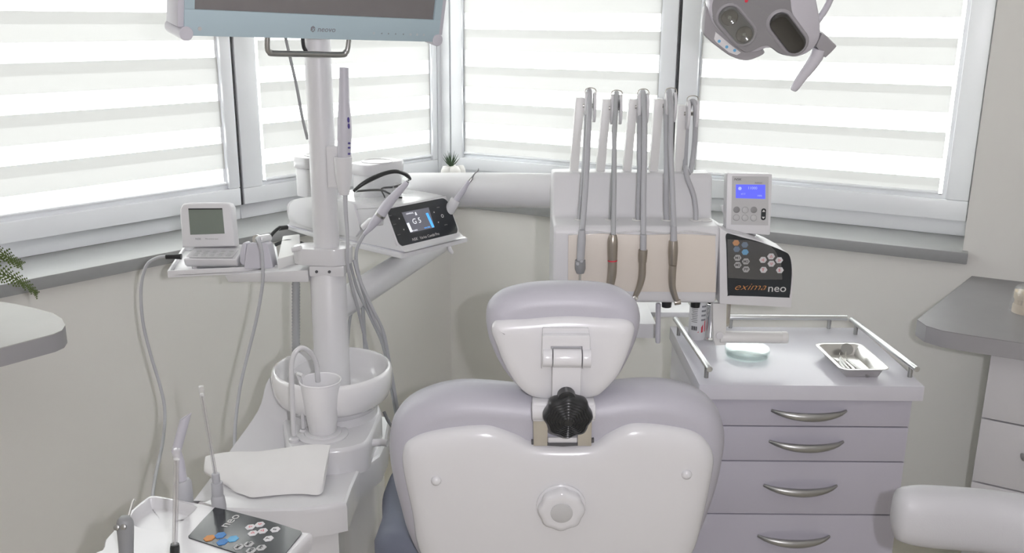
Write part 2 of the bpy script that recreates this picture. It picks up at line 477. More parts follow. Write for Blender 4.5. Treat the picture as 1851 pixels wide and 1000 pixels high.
# ------------------------------------------------------------------ dental chair
def zpts(z, org, sc_): return [(org[0] + x / sc_, org[1] + y / sc_) for x, y in z]
chair = thing('dental_chair', 'lavender grey dental chair seen from behind, with white moulded back shell', 'dental chair', (0.09, 1.85, 0))
BT = 5.0
FB = upright((0.09, 1.60, 0.80), 0, -BT)         # backrest plane: leans slightly towards the viewer
FB = Matrix.Translation((0.09, 1.60, 0.80)) @ Matrix.Rotation(math.pi / 2 + math.radians(BT), 4, 'X')
c_out = zpts([(75, 850), (48, 740), (38, 660), (42, 590), (62, 538), (112, 490), (200, 452), (300, 434), (420, 438), (560, 452), (680, 456), (790, 450), (900, 434), (1000, 428), (1090, 435), (1170, 457), (1232, 497), (1264, 550), (1275, 620), (1265, 700), (1238, 810)], (680, 500), 2.0)
s_out = zpts([(132, 850), (108, 740), (96, 670), (98, 622), (118, 588), (175, 560), (280, 540), (390, 532), (450, 545), (515, 570), (568, 594), (675, 601), (782, 594), (832, 565), (900, 532), (960, 525), (1060, 535), (1148, 556), (1198, 597), (1218, 650), (1210, 720), (1183, 850)], (680, 500), 2.0)
c2 = [onF(u, v, FB) for u, v in c_out] + [onF(1262, 1000, FB), (0.225, -0.32), (0.17, -0.40), (0.0, -0.42), (-0.17, -0.40), (-0.225, -0.32), onF(742, 1000, FB)]
s2 = [onF(u, v, FB) for u, v in s_out] + [onF(1249, 1000, FB), (0.205, -0.31), (0.15, -0.375), (0.0, -0.39), (-0.15, -0.375), (-0.205, -0.31), onF(761, 1000, FB)]
c2, s2 = ccw(smooth_loop(c2, 5)), ccw(smooth_loop(s2, 5))
S().pillow(c2, [(.05, -.105), (.02, -.098), (.004, -.08), (0, -.055), (.001, -.035), (.006, -.018), (.016, -.005), (.032, .003), (.040, .004)], FB, soft=500).build('backrest_cushion', 'lavender_vinyl', chair, ang=80)
shell = S().pillow(s2, [(.004, -.02), (0, -.005), (.0005, .006), (.004, .014), (.011, .020), (.019, .0238), (.030, .0262), (.042, .0275)], FB, soft=900).build('back_shell', 'white_gloss', chair, ang=80)
for u, v in ((790.5, 854), (1236.5, 843)):
    x, y = onF(u, v, FB)
    S().lathe([(.0095, .026), (.0095, .030), (.008, .0335), (.004, .0355), (.0005, .036)], FB @ Matrix.Translation((x, y, 0)), 20).build('screw_cap', 'white_gloss', shell, ang=60)
x, y = onF(1013, 899, FB)
Fk = FB @ Matrix.Translation((x, y, 0.027))
S().lathe([(.0465, -.002), (.0465, .004), (.044, .006), (.043, .006)], Fk, 40).build('knob_collar', 'white_gloss', shell, ang=40)
knob = S().lathe([(.042, .004), (.0425, .014), (.0415, .020), (.038, .024), (.030, .025), (.022, .0245)], Fk, 64, lobes=(8, .035)).build('tilt_knob', 'white_gloss', chair, ang=50)
S().lathe([(.0205, .0235), (.0205, .0262), (.019, .027), (.0005, .027)], Fk, 32).build('knob_cap', 'button_grey', knob)
# headrest
FH = Matrix.Translation((0.093, 1.585, 1.03)) @ Matrix.Rotation(math.pi / 2 + math.radians(3), 4, 'X')
h_out = zpts([(395, 165), (402, 125), (425, 97), (470, 72), (560, 52), (680, 46), (810, 51), (890, 70), (940, 105), (962, 155), (955, 220), (925, 300), (884, 375), (840, 420), (790, 442), (680, 450), (570, 443), (510, 415), (455, 350), (415, 270), (398, 210)], (680, 500), 2.0)
hs_out = zpts([(416, 195), (424, 165), (455, 153), (540, 149), (620, 142), (680, 139), (745, 140), (830, 146), (895, 150), (930, 172), (930, 212), (905, 290), (872, 357), (825, 408), (785, 432), (680, 440), (575, 434), (515, 396), (465, 320), (432, 240)], (680, 500), 2.0)
h2, hs2 = (ccw(smooth_loop([onF(u, v, FH) for u, v in q], 5)) for q in (h_out, hs_out))
S().pillow(h2, [(.045, -.085), (.016, -.078), (.004, -.062), (0, -.042), (.001, -.026), (.006, -.011), (.015, -.002), (.026, .003), (.032, .004)], FH, soft=500).build('headrest_cushion', 'lavender_vinyl', chair, ang=80)
hsh = S().pillow(hs2, [(.003, -.012), (0, -.002), (.001, .005), (.004, .011), (.010, .015), (.017, .0172), (.024, .0183)], FH, soft=900).build('headrest_shell', 'white_gloss', chair, ang=80)
def hx(zx, zy, F=FH): return onF(880 + zx / 4.0, 560 + zy / 4.0, F)
def prism_px(pts, z0, z1, F): return S().prism([hx(*p, F) for p in pts], z0, z1, F)
prism_px([(398, 135), (735, 135), (742, 300), (742, 375), (680, 375), (680, 215), (460, 215), (460, 375), (392, 378), (392, 300)], .017, .034, FH).build('hinge_bracket', 'white_gloss', hsh, bevel=.003)
prism_px([(400, 98), (728, 98), (735, 140), (398, 140)], .016, .024, FH).build('hinge_bracket', 'white_gloss', hsh, bevel=.002)
xa, ya = hx(400, 295); xb, _ = hx(742, 295)
for a, b, r in ((xa, xa + (xb - xa) * .195, .017), (xa + (xb - xa) * .215, xa + (xb - xa) * .80, .0175), (xa + (xb - xa) * .82, xb, .017)):
    S().cyl(FH @ Vector((a, ya, .032)), FH @ Vector((b, ya, .032)), r, 28).build('hinge_barrel', 'white_gloss', hsh, bevel=.0015)
prism_px([(468, 300), (676, 300), (664, 640), (464, 640)], .022, .038, FH).build('support_arm', 'white_gloss', chair, bevel=.003)
S().pillow([hx(330, 625), hx(772, 625), hx(778, 690), hx(772, 762), (hx(330, 762)), hx(324, 690)], [(.002, -.01), (0, -.006), (0, .026), (.003, .030)], FH).build('clamp_block', 'white_gloss', chair, bevel=.004)
S().cyl(FH @ Vector((hx(326, 693)[0], hx(326, 693)[1], .020)), FH @ Vector((hx(776, 693)[0], hx(776, 693)[1], .020)), .0175, 28).build('clamp_barrel', 'white_gloss', chair, bevel=.003)
kx, ky = hx(574, 668)
Fn = FH @ Matrix.Translation((kx, ky, .045)) @ Matrix.Rotation(math.radians(8), 4, 'X')
prof = [(.041, -.006), (.0425, .0), (.0428, .012), (.0405, .018)]
for k in range(7):
    r = .037 - k * .0048
    prof += [(r + .0016, .0192 + k * .0016), (r, .0212 + k * .0016), (r - .0012, .0202 + k * .0016)]
prof += [(.0012, .031)]
S().lathe(prof, Fn, 72, lobes=(8, .045)).build('clamp_knob', 'black_plastic', chair, ang=50)
S().lathe([(.0165, -.012), (.0165, .014), (.014, .017), (.001, .018)], FH @ Matrix.Translation((hx(566, 552)[0], hx(566, 552)[1], .045)), 28).build('knob_hub', 'black_plastic', chair)
for a, b in ((333, 440), (650, 755)):
    S().prism([onF(880 + q[0] / 4.0, 560 + q[1] / 4.0, FB) for q in ((a, 735), (b, 735), (b - 4, 950), (a + 3, 950))], .012, .018, FB).build('guide_bar', 'steel', chair, bevel=.001)
S().prism([onF(880 + q[0] / 4.0, 560 + q[1] / 4.0, FB) for q in ((440, 900), (650, 900), (650, 935), (440, 935))], .008, .014, FB).build('guide_plate', 'white_gloss', chair, bevel=.001)
S().prism([onF(880 + q[0] / 4.0, 560 + q[1] / 4.0, FB) for q in ((322, 915), (440, 935), (648, 935), (770, 902), (770, 928), (660, 950), (550, 957), (430, 950), (322, 942))], .010, .0165, FB).build('guide_slot', 'dark_grey', chair)
# seat, base column and foot plate (mostly behind the backrest)
seat_p = smooth_loop([(-.25, 1.68), (.05, 1.66), (.35, 1.68), (.365, 1.85), (.34, 2.04), (.08, 2.12), (-.22, 2.07), (-.285, 1.95), (-.275, 1.8)], 5)
S().pillow([(x, y) for x, y in seat_p], [(.03, .40), (.005, .41), (0, .43), (0, .555), (.008, .583), (.025, .593), (.05, .595)], soft=400).build('seat_cushion', 'slate_vinyl', chair, ang=80)
S().pillow(smooth_loop([(-.13, 1.75), (.28, 1.75), (.28, 2.05), (-.13, 2.05)], 6), [(0, .06), (.015, .10), (.04, .16), (.045, .40)]).build('base_column', 'white_gloss', chair, ang=60)
S().pillow(smooth_loop([(-.17, 1.45), (.33, 1.45), (.35, 1.8), (.28, 2.15), (-.10, 2.15), (-.19, 1.8)], 5), [(0, 0), (0, .035), (.012, .05), (.03, .06)]).build('base_plate', 'slate_vinyl', chair, ang=60)

# ------------------------------------------------------------------ drawer cabinet
CX0, CX1, CY0, CY1, CZ = 0.428, 0.940, 1.983, 2.402, 0.80
cab = thing('drawer_cabinet', 'lavender laminate cabinet with four bow-handled drawers and a railed top', 'cabinet', ((CX0 + CX1) / 2, (CY0 + CY1) / 2, 0))
S().box(CX0, CX1, CY0, CY1, CZ - .036, CZ).build('cabinet_top', 'laminate_top', cab, bevel=.0012)
S().box(CX0 + .006, CX1 - .018, CY0 + .034, CY1 - .01, .07, CZ - .037).build('cabinet_body', 'laminate_top', cab, bevel=.001)
zl = [CZ - .040] + [aty(1450, v, CY0 + .015).z for v in (771.5, 834.5, 930.5)] + [0.09]
hc = ((1466, 751), (1461, 807), (1450, 887), (1438, 979))
for i in range(4):
    d = S().box(CX0 + .006, CX1 - .018, CY0 + .014, CY0 + .032, zl[i + 1] + .0022, zl[i] - .0008).build('drawer_front', 'laminate', cab, bevel=.0012)
    c = aty(*hc[i], CY0 - .005)
    pts, rad = [], []
    for k in range(13):
        t = (k - 6) / 6.0
        pts.append((c.x + t * .086, CY0 + .012 - .026 * (1 - t * t) ** .75, c.z + .006 * t * t - .002))
        rad.append(.0030 + .0058 * (1 - abs(t) ** 2.2))
    S().tube(pts, rad, 12, up=(0, 0, 1), flat=1.15).build('bow_handle', 'handle_metal', d, ang=70)
RZ = CZ + .030
def rail(a, b, posts):
    r = S().cyl(a, b, .0070, 16).build('guard_rail', 'brushed_alu', cab, bevel=.0008)
    for p in posts:
        S().cyl((p[0], p[1], CZ), (p[0], p[1], RZ), .0052, 14).build('rail_post', 'handle_metal', r)
a, b = atz(1221, 577, RZ), atz(1283, 668, RZ); rail(a, b, (a.lerp(b, .12), a.lerp(b, .93)))
a, b = atz(1308, 573.5, RZ), atz(1531, 575, RZ); rail(a, b, (a.lerp(b, .06), a.lerp(b, .86)))
a, b = atz(1539, 578, RZ), atz(1658, 668, RZ); rail(a, b, (a.lerp(b, .09), a.lerp(b, .92)))
for x, y in ((CX0 + .06, CY0 + .08), (CX1 - .08, CY0 + .08), (CX0 + .06, CY1 - .06), (CX1 - .08, CY1 - .06)):
    S().cyl((x - .012, y, .032), (x + .012, y, .032), .032, 20).cyl((x, y, .03), (x, y, .072), .008, 10).build('caster', 'dark_grey', cab, bevel=.003)

# things standing on the cabinet
c = atz(1350, 643, CZ)
dish = thing('petri_dish', 'round shallow greenish glass dish with its lid, on the cabinet top', 'dish', (c.x, c.y, CZ))
FD = Matrix.Translation((c.x, c.y, CZ))
S().lathe([(.050, .0005), (.050, .014), (.048, .014), (.048, .003), (.0005, .003)], FD, 48, caps=(True, True)).build('dish_base', 'green_glass', dish, ang=30)
S().lathe([(.054, .006), (.054, .021), (.053, .0225), (.0005, .0225), (.0005, .0205), (.052, .0205), (.0525, .006)], FD, 48, caps=(False, False)).build('dish_lid', 'green_glass', dish, ang=30)

tp = [atz(u, v, CZ + .026) for u, v in ((1470, 620), (1556, 620), (1612, 669), (1521, 670))]
tc_ = sum(tp, Vector()) / 4
tray = thing('instrument_tray', 'small rimmed stainless steel tray on the cabinet top', 'tray', (tc_.x, tc_.y, CZ))
ex = ((tp[1] - tp[0]) + (tp[2] - tp[3])).normalized(); ey = ((tp[0] - tp[3]) + (tp[1] - tp[2])).normalized()
wd, dp = ((tp[1] - tp[0]).length + (tp[2] - tp[3]).length) / 2, ((tp[0] - tp[3]).length + (tp[1] - tp[2]).length) / 2
FT = frame((tc_.x, tc_.y, CZ), ex, ey)
o = rrect(wd, dp, .022, 6)
S().pillow(o, [(.024, .0005), (.022, .0008), (.0105, .0245), (.009, .0255), (.001, .026), (0, .0262), (.001, .0268), (.009, .0268), (.011, .0255), (.0225, .0018), (.025, .0014)], FT).build('tray_pan', 'tray_steel', tray, ang=45)
def tl(x, y, z): return FT @ Vector((x, y, z))
mir = thing('mouth_mirror', 'round dental mirror lying across the steel tray', 'mirror', tl(0, 0, .002))
S().tube([tl(.012, -.075, .0055), tl(.004, -.01, .006), tl(.0, .02, .008)], [.0046, .0042, .0026], 10).build('mirror_handle', 'handle_metal', mir)
S().tube([tl(.0, .02, .008), tl(.001, .036, .012), tl(.006, .046, .020)], [.0022, .0013, .0012], 8).build('mirror_neck', 'steel', mir)
S().lathe([(.0145, -.0015), (.0150, 0), (.0145, .0015), (.0005, .0016)], Matrix.Translation(tl(.010, .052, .0245)) @ Matrix.Rotation(math.radians(52), 4, 'X'), 28).build('mirror_disc', 'handle_metal', mir)
twz = thing('tweezers', 'thin pointed steel tweezers lying open in the steel tray', 'tweezers', tl(-.02, 0, .002))
for dx in (-.012, .0):
    S().tube([tl(-.012, .035, .010), tl(-.016 + dx * .6, .0, .007), tl(-.014 + dx, -.06, .0045)], [.0016, .0036, .0018], 8, sm=4, flat=.6).build('tweezer_arm', 'handle_metal', twz)
prb = S().tube([tl(-.004, -.072, .0045), tl(-.004, -.02, .005), tl(-.006, .03, .007)], [.0034, .0036, .002], 10).tube([tl(-.006, .03, .007), tl(-.008, .05, .011), tl(-.003, .058, .016)], [.0014, .001, .0004], 8, sm=3).build('probe', 'steel', origin=tl(-.004, -.02, .002))
tag(prb, 'slim steel probe lying between the tweezers and the mirror', 'probe')

c = atz(1259, 611, CZ)
bot = thing('spray_bottle', 'white printed bottle with a red corner, behind the cabinet rail', 'bottle', (c.x, c.y, CZ))
FBt = Matrix.Translation((c.x, c.y, CZ))
S().lathe([(.0215, 0), (.0225, .003), (.0225, .115), (.020, .125), (.010, .132), (.010, .140)], FBt, 32).build('bottle_body', 'white_satin', bot)
S().lathe([(.0125, .134), (.0125, .155), (.011, .157), (.001, .157)], FBt, 20).build('bottle_cap', 'black_plastic', bot)
lab = S()
n = 14
for k in range(n):
    a0, a1 = (math.radians(-172 + 150 * q / n) for q in (k, k + 1))
    lab.add([FBt @ Vector((.0229 * math.cos(a), .0229 * math.sin(a), z)) for a, z in ((a0, .018), (a1, .018), (a1, .108), (a0, .108))], [(0, 1, 2, 3)])
lb = lab.build('bottle_label', 'white_satin', bot)
def on_bottle(deg, z, w, h, m, nm):
    q = S(); r = .0232; h2 = w / r / 2; n = 5
    for k in range(n):
        a0, a1 = (math.radians(deg) - h2 + 2 * h2 * j / n for j in (k, k + 1))
        q.add([FBt @ Vector((r * math.cos(a), r * math.sin(a), zz)) for a, zz in ((a0, z - h / 2), (a1, z - h / 2), (a1, z + h / 2), (a0, z + h / 2))], [(0, 1, 2, 3)])
    q.build(nm, m, lb, smooth=False)
for k in range(11):
    on_bottle(-125 + (k % 3) * 1.5, .098 - k * .0048, .018 - (k % 3) * .0022, .0018, 'print_dim', 'print_line')
for k in range(9):
    on_bottle(-140 + k * 4.4, .033, .0008 + .0004 * (k % 3), .011, 'print_black', 'barcode_bar')
q = S(); r = .0233
q.add([FBt @ Vector((r * math.cos(math.radians(a)), r * math.sin(math.radians(a)), z)) for a, z in ((-98, .022), (-70, .022), (-45, .024), (-45, .055), (-70, .040))], [(0, 1, 2, 3, 4)])
q.build('red_corner', 'print_red', lb, smooth=False)
for k in range(4): on_bottle(-62, .092 - .012 * k, .014, .005, 'print_grey', 'print_block')

c = atz(1283, 613, CZ)
stl = tag(S().lathe([(.0195, 0), (.0195, .004), (.0155, .007), (.0150, .012), (.0150, .090), (.0165, .093), (.0165, .097), (.013, .097), (.013, .012), (.001, .010)], Matrix.Translation((c.x, c.y, CZ)), 32).build('steel_beaker', 'chrome', origin=(c.x, c.y, CZ), ang=35), 'narrow polished steel beaker beside the white printed bottle', 'beaker')

# ------------------------------------------------------------------ instrument console (delivery table)
con = thing('instrument_console', 'white delivery console with beige drape, upright hose arms and black key panel', 'console', (0.33, 2.1, 0.97))
YF = 2.03
FC = upright((0.28, YF, 1.06))                       # front plane
def fc(u, v): return onF(u, v, FC)
x0, zb = fc(998, 546); x1, zt = fc(1302, 412)
# cross-section of the body, swept along x
sec = [(YF, zb + 1.06), (YF - .004, zb + 1.075), (YF - .002, zt + 1.05), (YF + .006, zt + 1.062), (YF + .09, zt + 1.064), (YF + .098, zt + 1.075), (YF + .112, zt + 1.150), (YF + .122, zt + 1.162), (YF + .19, zt + 1.160), (YF + .205, zt + 1.145), (YF + .21, zb + 1.10), (YF + .19, zb + 1.06)]
sec = sec
XL, XR = .28 + x0, .28 + x1
FX = frame((XL, 0, 0), (0, 1, 0), (0, 0, 1))           # section plane, z along +x
body = S().prism(sec, 0, XR - XL, FX).build('console_body', 'white_satin', con, bevel=.007, seg=3)
# beige film-covered drape on the front
dq = [fc(1027, 424), fc(1090, 421), fc(1160, 424), fc(1230, 422), fc(1292, 425), fc(1293, 527), fc(1160, 526), fc(1026, 523)]
dr = S().prism(dq, .004, .0075, FC).build('front_drape', 'drape_beige', body, bevel=.001)
fold = S()
pt = [fc(1027, 424), fc(1070, 418), fc(1110, 421), fc(1150, 417), fc(1200, 421), fc(1245, 418), fc(1293, 424)]
fold.tube([FC @ Vector((x, y, .006)) for x, y in pt], .0022, 8, sm=5)
fold.build('drape_edge', 'clear_film', body)
# right wing with the key panel
wing = [fc(u, v) for u, v in ((1300, 410), (1316, 420), (1340, 424), (1370, 434), (1400, 446), (1424, 459), (1431, 470), (1433, 500), (1430, 556), (1300, 549))]
wg = S().prism(wing, -.10, .004, FC).build('panel_wing', 'white_satin', con, bevel=.004)
def z8(p): return [fc(1260 + x / 3.227, 290 + y / 3.227) for x, y in p]
pan = smooth_loop(z8([(166, 428), (205, 430), (260, 446), (345, 468), (430, 497), (500, 526), (532, 547), (545, 590), (549, 650), (545, 720), (536, 790), (520, 797), (350, 790), (190, 785), (176, 778), (172, 650), (168, 500)]), 3)
pn = S().prism(pan, .0035, .0052, FC).build('key_panel', 'panel_black', wg, smooth=False)
def key(u, v, m, r=.0078, sym=None, smat='print_black', size=.0085, F=FC, par=None, base=.0052, rx=1.12, zz=None, rot=0):
    x, y = zz if zz else fc(1260 + u / 3.227, 290 + v / 3.227)
    b = S().pillow(hexagon(r, rx, 0), [(0, base), (0, base + .0009), (.0008, base + .0013)], F @ Matrix.Translation((x, y, 0)) @ Matrix.Rotation(math.radians(rot), 4, 'Z')).build('key', m, par or pn, smooth=False)
    if sym:
        M = F @ Matrix.Translation((x, y, base + .0015)) @ Matrix.Rotation(math.radians(rot), 4, 'Z')
        if sym in 'UDLR':
            a = {'U': 90, 'L': 180, 'D': 270, 'R': 0}[sym]
            tri = [(r * .5 * math.cos(math.radians(a + 120 * k)), r * .5 * math.sin(math.radians(a + 120 * k))) for k in range(3)]
            ti = [(.55 * p, .55 * q) for p, q in tri]
            t = S(); t.add([M @ Vector((*p, 0)) for p in tri + ti], [(k, (k + 1) % 3, 3 + (k + 1) % 3, 3 + k) for k in range(3)])
            t.build('key_symbol', smat, b, smooth=False, norm=False)
        else:
            text(sym, size, M, smat, b, 'key_symbol', depth=.0001, xscale=1.1, offset=.0002)
    return b
for u, v, m in ((224, 478, 'print_orange'), (275, 490, 'print_steel'), (228, 515, 'print_steel'), (277, 532, 'print_sky')):
    key(u, v, m, .0072)
for u, v, t in ((233, 565, 'M1'), (281, 586, 'M3'), (234, 607, 'M2'), (282, 632, 'PP')): key(u, v, 'button_grey', sym=t)
for u, v, t in ((381, 577, 'L'), (428, 557, 'U'), (475, 579, 'R'), (430, 599, 'D')): key(u, v, 'button_white', sym=t, smat='print_red')
for u, v, t in ((384, 635, 'T'), (479, 637, 'S')): key(u, v, 'button_white', sym=t + ' ', smat='print_red')
xx, yy = fc(1260 + 303 / 3.227, 290 + 735 / 3.227)
text('exima', .0230, FC @ Matrix.Translation((xx, yy, .0054)), 'print_orange', pn, shear=.42, xscale=1.32, offset=-.0004)
xx, yy = fc(1260 + 463 / 3.227, 290 + 744 / 3.227)
text('neo', .0250, FC @ Matrix.Translation((xx, yy, .0054)), 'print_light', pn, xscale=1.12)
# clear film stretched over the keys
S().prism(z8([(172, 455), (300, 462), (420, 490), (455, 530), (485, 600), (492, 690), (340, 690), (176, 680)]), .0078, .0079, FC).build('key_film', 'thin_film', pn, smooth=False)

# hose arms, hoses and handpieces
YB = YF + .15
def pB(u, v, y=YB): return aty(u, v, y)
arms = [((1029, 1044, 326), (1041.5, 1054, 177)), ((1077, 1092, 326), (1090, 1102, 180)), ((1126, 1140, 326), (1138, 1150, 180)), ((1174, 1188, 326), (1184, 1197.5, 180)), ((1220, 1234, 326), (1226, 1240, 191))]
heads = [(1066, 190), (1113, 194), (1160.5, 192), (1210, 190), (1249, 204)]
for (ba, bb, bv), (ta, tb, tv) in arms:
    P = []
    for y in (YB, YB + .03):
        for u, v in ((ba, bv), (bb, bv), (tb + 1, tv + 26), (tb + 3, tv + 24), (tb + 3, tv), (ta, tv)):
            q = pB(u, v); P.append((q.x, y, q.z))
    n = 6
    S().add(P, [tuple(range(n - 1, -1, -1)), tuple(range(n, 2 * n))] + [(k, (k + 1) % n, n + (k + 1) % n, n + k) for k in range(n)]).build('hose_arm', 'ivory_plastic', con, bevel=.0015)
for i, (u, v) in enumerate(heads):
    q = pB(u, v); dx = .012
    rl = S()
    for sx in (-1, 1):
        out = [(math.cos(t) * .030 * (1 if math.cos(t) > -.2 else 1), math.sin(t) * .034) for t in [2 * math.pi * k / 20 for k in range(20)]]
        Fh = frame((q.x + sx * .0095 - .0032, YB - .012, q.z - .004), (0, 1, 0), (0, 0, 1))
        rl.prism([(p * .75, w) for p, w in out], 0, .0064, Fh)
    h = rl.build('hose_guide', 'pale_grey', con, bevel=.001)
    S().tube([(q.x - .012, YB - .012, q.z + .016), (q.x - .012, YB - .012, q.z + .035), (q.x, YB - .014, q.z + .040), (q.x + .012, YB - .012, q.z + .035), (q.x + .012, YB - .012, q.z + .016)], .0011, 6, sm=4).build('guide_clip', 'steel', h)
    S().cyl((q.x - .016, YB + .002, q.z - .002), (q.x + .008, YB + .002, q.z - .002), .005, 12).build('guide_pin', 'steel', h)
z7 = lambda p: (980 + p[0] / 2.437, 150 + p[1] / 2.437)
hp_lab = ['grey air and water syringe with steel nozzle, hanging first in the console row', 'bronze handpiece with a thin red ring, second in the console row', 'bronze angled handpiece with grey sleeve, third in the console row', 'bronze handpiece with exposed head, fourth in the console row', 'bare grey hose curling down beside the fourth handpiece']
# (front run of the hose, hose radius, back run)
fronts = [[(209, 60), (206, 160), (199, 330), (190, 480), (181, 600), (176, 650)],
          [(325, 62), (322, 160), (317, 210), (318, 330), (317, 480), (315, 600), (314, 672)],
          [(446, 58), (450, 140), (452, 230), (450, 360), (447, 480), (446, 600), (446, 672)],
          [(562, 55), (568, 140), (566, 260), (570, 380), (576, 520), (579, 600), (580, 640)]]
radii = [.0062, .0052, .0062, .0062]
backs = [[(203, 62), (196, 160), (184, 400), (170, 560), (163, 608)], [(330, 62), (322, 160), (314, 400), (306, 560), (300, 612)],
         [(437, 60), (430, 160), (428, 300), (430, 420), (424, 560), (424, 616)], [(548, 58), (546, 160), (548, 400), (546, 560), (552, 618)]]
def run(pts, y0, y1):
    out = []
    for k, p in enumerate(pts):
        t = k / (len(pts) - 1)
        out.append(aty(*z7(p), y0 + (y1 - y0) * t ** .7))
    return out
for i in range(4):
    fr = run(fronts[i], YB - .022, YF - .024)
    bk = run(backs[i], YB + .02, YF + .062)
    bk = [aty(*z7(p), YB + .020 + (YF + .062 - YB - .020) * min(1, k / 2)) for k, p in enumerate(backs[i])]
    q = pB(*heads[i])
    t = thing('dental_handpiece', hp_lab[i], 'handpiece', bk[-1], 0, 'handpieces hanging on the console')
    top = Vector(((fr[0].x + bk[0].x) / 2, YB - .002, q.z + .033))
    S().tube(bk[::-1] + [top] + fr, radii[i], 10, sm=5).build('hose', 'hose_grey' if i != 1 else 'bellows', t, ang=70)
    def pz(x, y): return aty(*z7((x, y)), YF - .024)
    if i == 0:
        S().tube([pz(176, 648), pz(174, 690), pz(170, 760), pz(168, 800)], [.0068, .0092, .0088, .0088], 14, sm=3).build('grip', 'hose_grey', t, ang=60)
        v = S().tube([pz(168, 780), pz(168, 800), pz(168, 820), pz(168, 838)], [.0112, .0118, .0118, .0085], 16).build('valve_block', 'hose_dark', t, ang=50)
        for bx, by in ((155, 792), (172, 780)):
            c = pz(bx, by)
            S().lathe([(.0036, -.003), (.0036, .0025), (.0026, .0035), (.0003, .0036)], upright((c.x, YF - .034, c.z)), 14).build('valve_button', 'hose_grey', v)
        S().cyl(pz(168, 832), pz(166, 925), .0026, 12).build('nozzle', 'chrome', t)
    elif i == 1:
        S().tube([pz(313, 668), pz(311, 700), pz(310, 780)], [.0075, .0115, .0105], 16, sm=4).build('motor_sleeve', 'handpiece_bronze', t, ang=60)
        S().tube([pz(310, 779), pz(310, 785)], .0107, 16).build('red_ring', 'print_red', t)
        S().tube([pz(310, 785), pz(308, 840), pz(300, 890), pz(285, 925), pz(270, 945)], [.0102, .0102, .0090, .0072, .006], 14, sm=4).build('handpiece_body', 'handpiece_bronze', t, ang=60)
    elif i == 2:
        S().tube([pz(446, 668), pz(445, 735)], [.0072, .0072], 14).build('sleeve', 'hose_grey', t)
        S().tube([pz(445, 735), pz(443, 760), pz(442, 790)], [.0100, .0102, .0092], 16, sm=3).build('motor_sleeve', 'handpiece_bronze', t, ang=60)
        S().tube([pz(442, 790), pz(440, 850), pz(428, 900), pz(415, 930), pz(408, 945)], [.0080, .0082, .0072, .0062, .0055], 14, sm=4).build('handpiece_body', 'handpiece_bronze', t, ang=60)
        S().tube([pz(400, 940), pz(414, 955)], .0075, 14).build('handpiece_head', 'chrome', t, bevel=.001)
    else:
        S().tube([pz(580, 630), pz(579, 695)], [.0066, .0078], 14).build('sleeve', 'hose_grey', t)
        S().tube([pz(578, 695), pz(577, 740), pz(576, 800)], [.0095, .0110, .0092], 16, sm=4).build('motor_sleeve', 'handpiece_bronze', t, ang=60)
        S().tube([pz(576, 803), pz(573, 850), pz(574, 900), pz(585, 940), pz(594, 962)], [.0085, .0085, .0075, .0066, .006], 14, sm=4).build('handpiece_body', 'handpiece_bronze', t, ang=60)
        S().tube([pz(582, 968), pz(610, 964)], .0062, 14).build('handpiece_head', 'handpiece_bronze', t, bevel=.001)
b5 = [aty(*z7(p), y) for p, y in (((630, 380), YB - .01), ((632, 300), YB + .01), ((640, 150), YB + .015), ((655, 85), YB - .01), ((674, 95), YB - .022), ((676, 180), YB - .022), ((668, 300), YB - .01), ((650, 400), YB - .02), ((632, 372), YF + .10), ((640, 420), YF + .085), ((666, 490), YF + .080), ((677, 560), YF + .070), ((676, 618), YF + .062))]
sp = thing('spare_hose', hp_lab[4], 'hose', b5[-1])
S().tube(b5, .0060, 10, sm=6).build('hose', 'hose_grey', sp, ang=70)
for x in (168, 305, 424, 552, 676, 720):
    p = aty(*z7((x, 616)), YF + .062)
    S().lathe([(.0145, 0), (.0145, .0018), (.012, .0022), (.011, .0012)], Matrix.Translation((p.x, YF + .062, zt + 1.0635)), 24).build('hose_collar', 'ivory_plastic', body)
# under the console: shelf edge, hanging lever, knobs, bracket with grip tube
a, b = aty(1150, 553, 2.43), aty(1240, 572, 2.43)
S().box(.30, .36, 2.21, 2.45, b.z + .012, b.z + .05).build('tray_bracket', 'white_satin', con, bevel=.003)
S().box(a.x - .12, b.x + .02, 2.42, 2.52, b.z, b.z + .014).build('under_tray', 'white_satin', con, bevel=.002)
a, b = aty(1190, 548, 2.10), aty(1189, 620, 2.10)
S().tube([a, b.lerp(a, .08), b], [.0085, .0085, .0078], 16, flat=.7).build('release_lever', 'lavender_grey', con, bevel=.003)
for u in (1205, 1257):
    p = aty(u, 549, 2.10)
    S().lathe([(.011, -.008), (.012, .004), (.012, .012)], Matrix.Translation((p.x, 2.10, p.z)), 20).build('knob', 'black_plastic', con)
FQ = upright((.48, 2.09, .90))
br = S().prism([onF(u, v, FQ) for u, v in ((1286, 546), (1312, 546), (1311, 597), (1311, 621), (1291, 622), (1288, 612))], -.012, .012, FQ).build('grip_bracket', 'ivory_plastic', con, bevel=.003)
S().tube([aty(1300, 609, 2.085), aty(1413, 610, 2.085)], .0155, 20, flat=.9).build('grip_tube', 'ivory_plastic', con, bevel=.003)
S().tube([aty(1412, 610, 2.085), aty(1423, 610, 2.085)], .0158, 20, flat=.9).build('grip_cap', 'ivory_plastic', con, bevel=.003)
c = aty(1301, 608, 2.0)
S().lathe([(.0085, 0), (.0085, .002), (.007, .0028), (.0003, .0028)], upright((aty(1301, 607, 2.068).x, 2.070, aty(1301, 607, 2.068).z)), 24).build('pivot_cap', 'white_satin', br)
S().box(.50, .515, 2.10, 2.11, .90, .985).build('steel_strip', 'steel', con, bevel=.001)

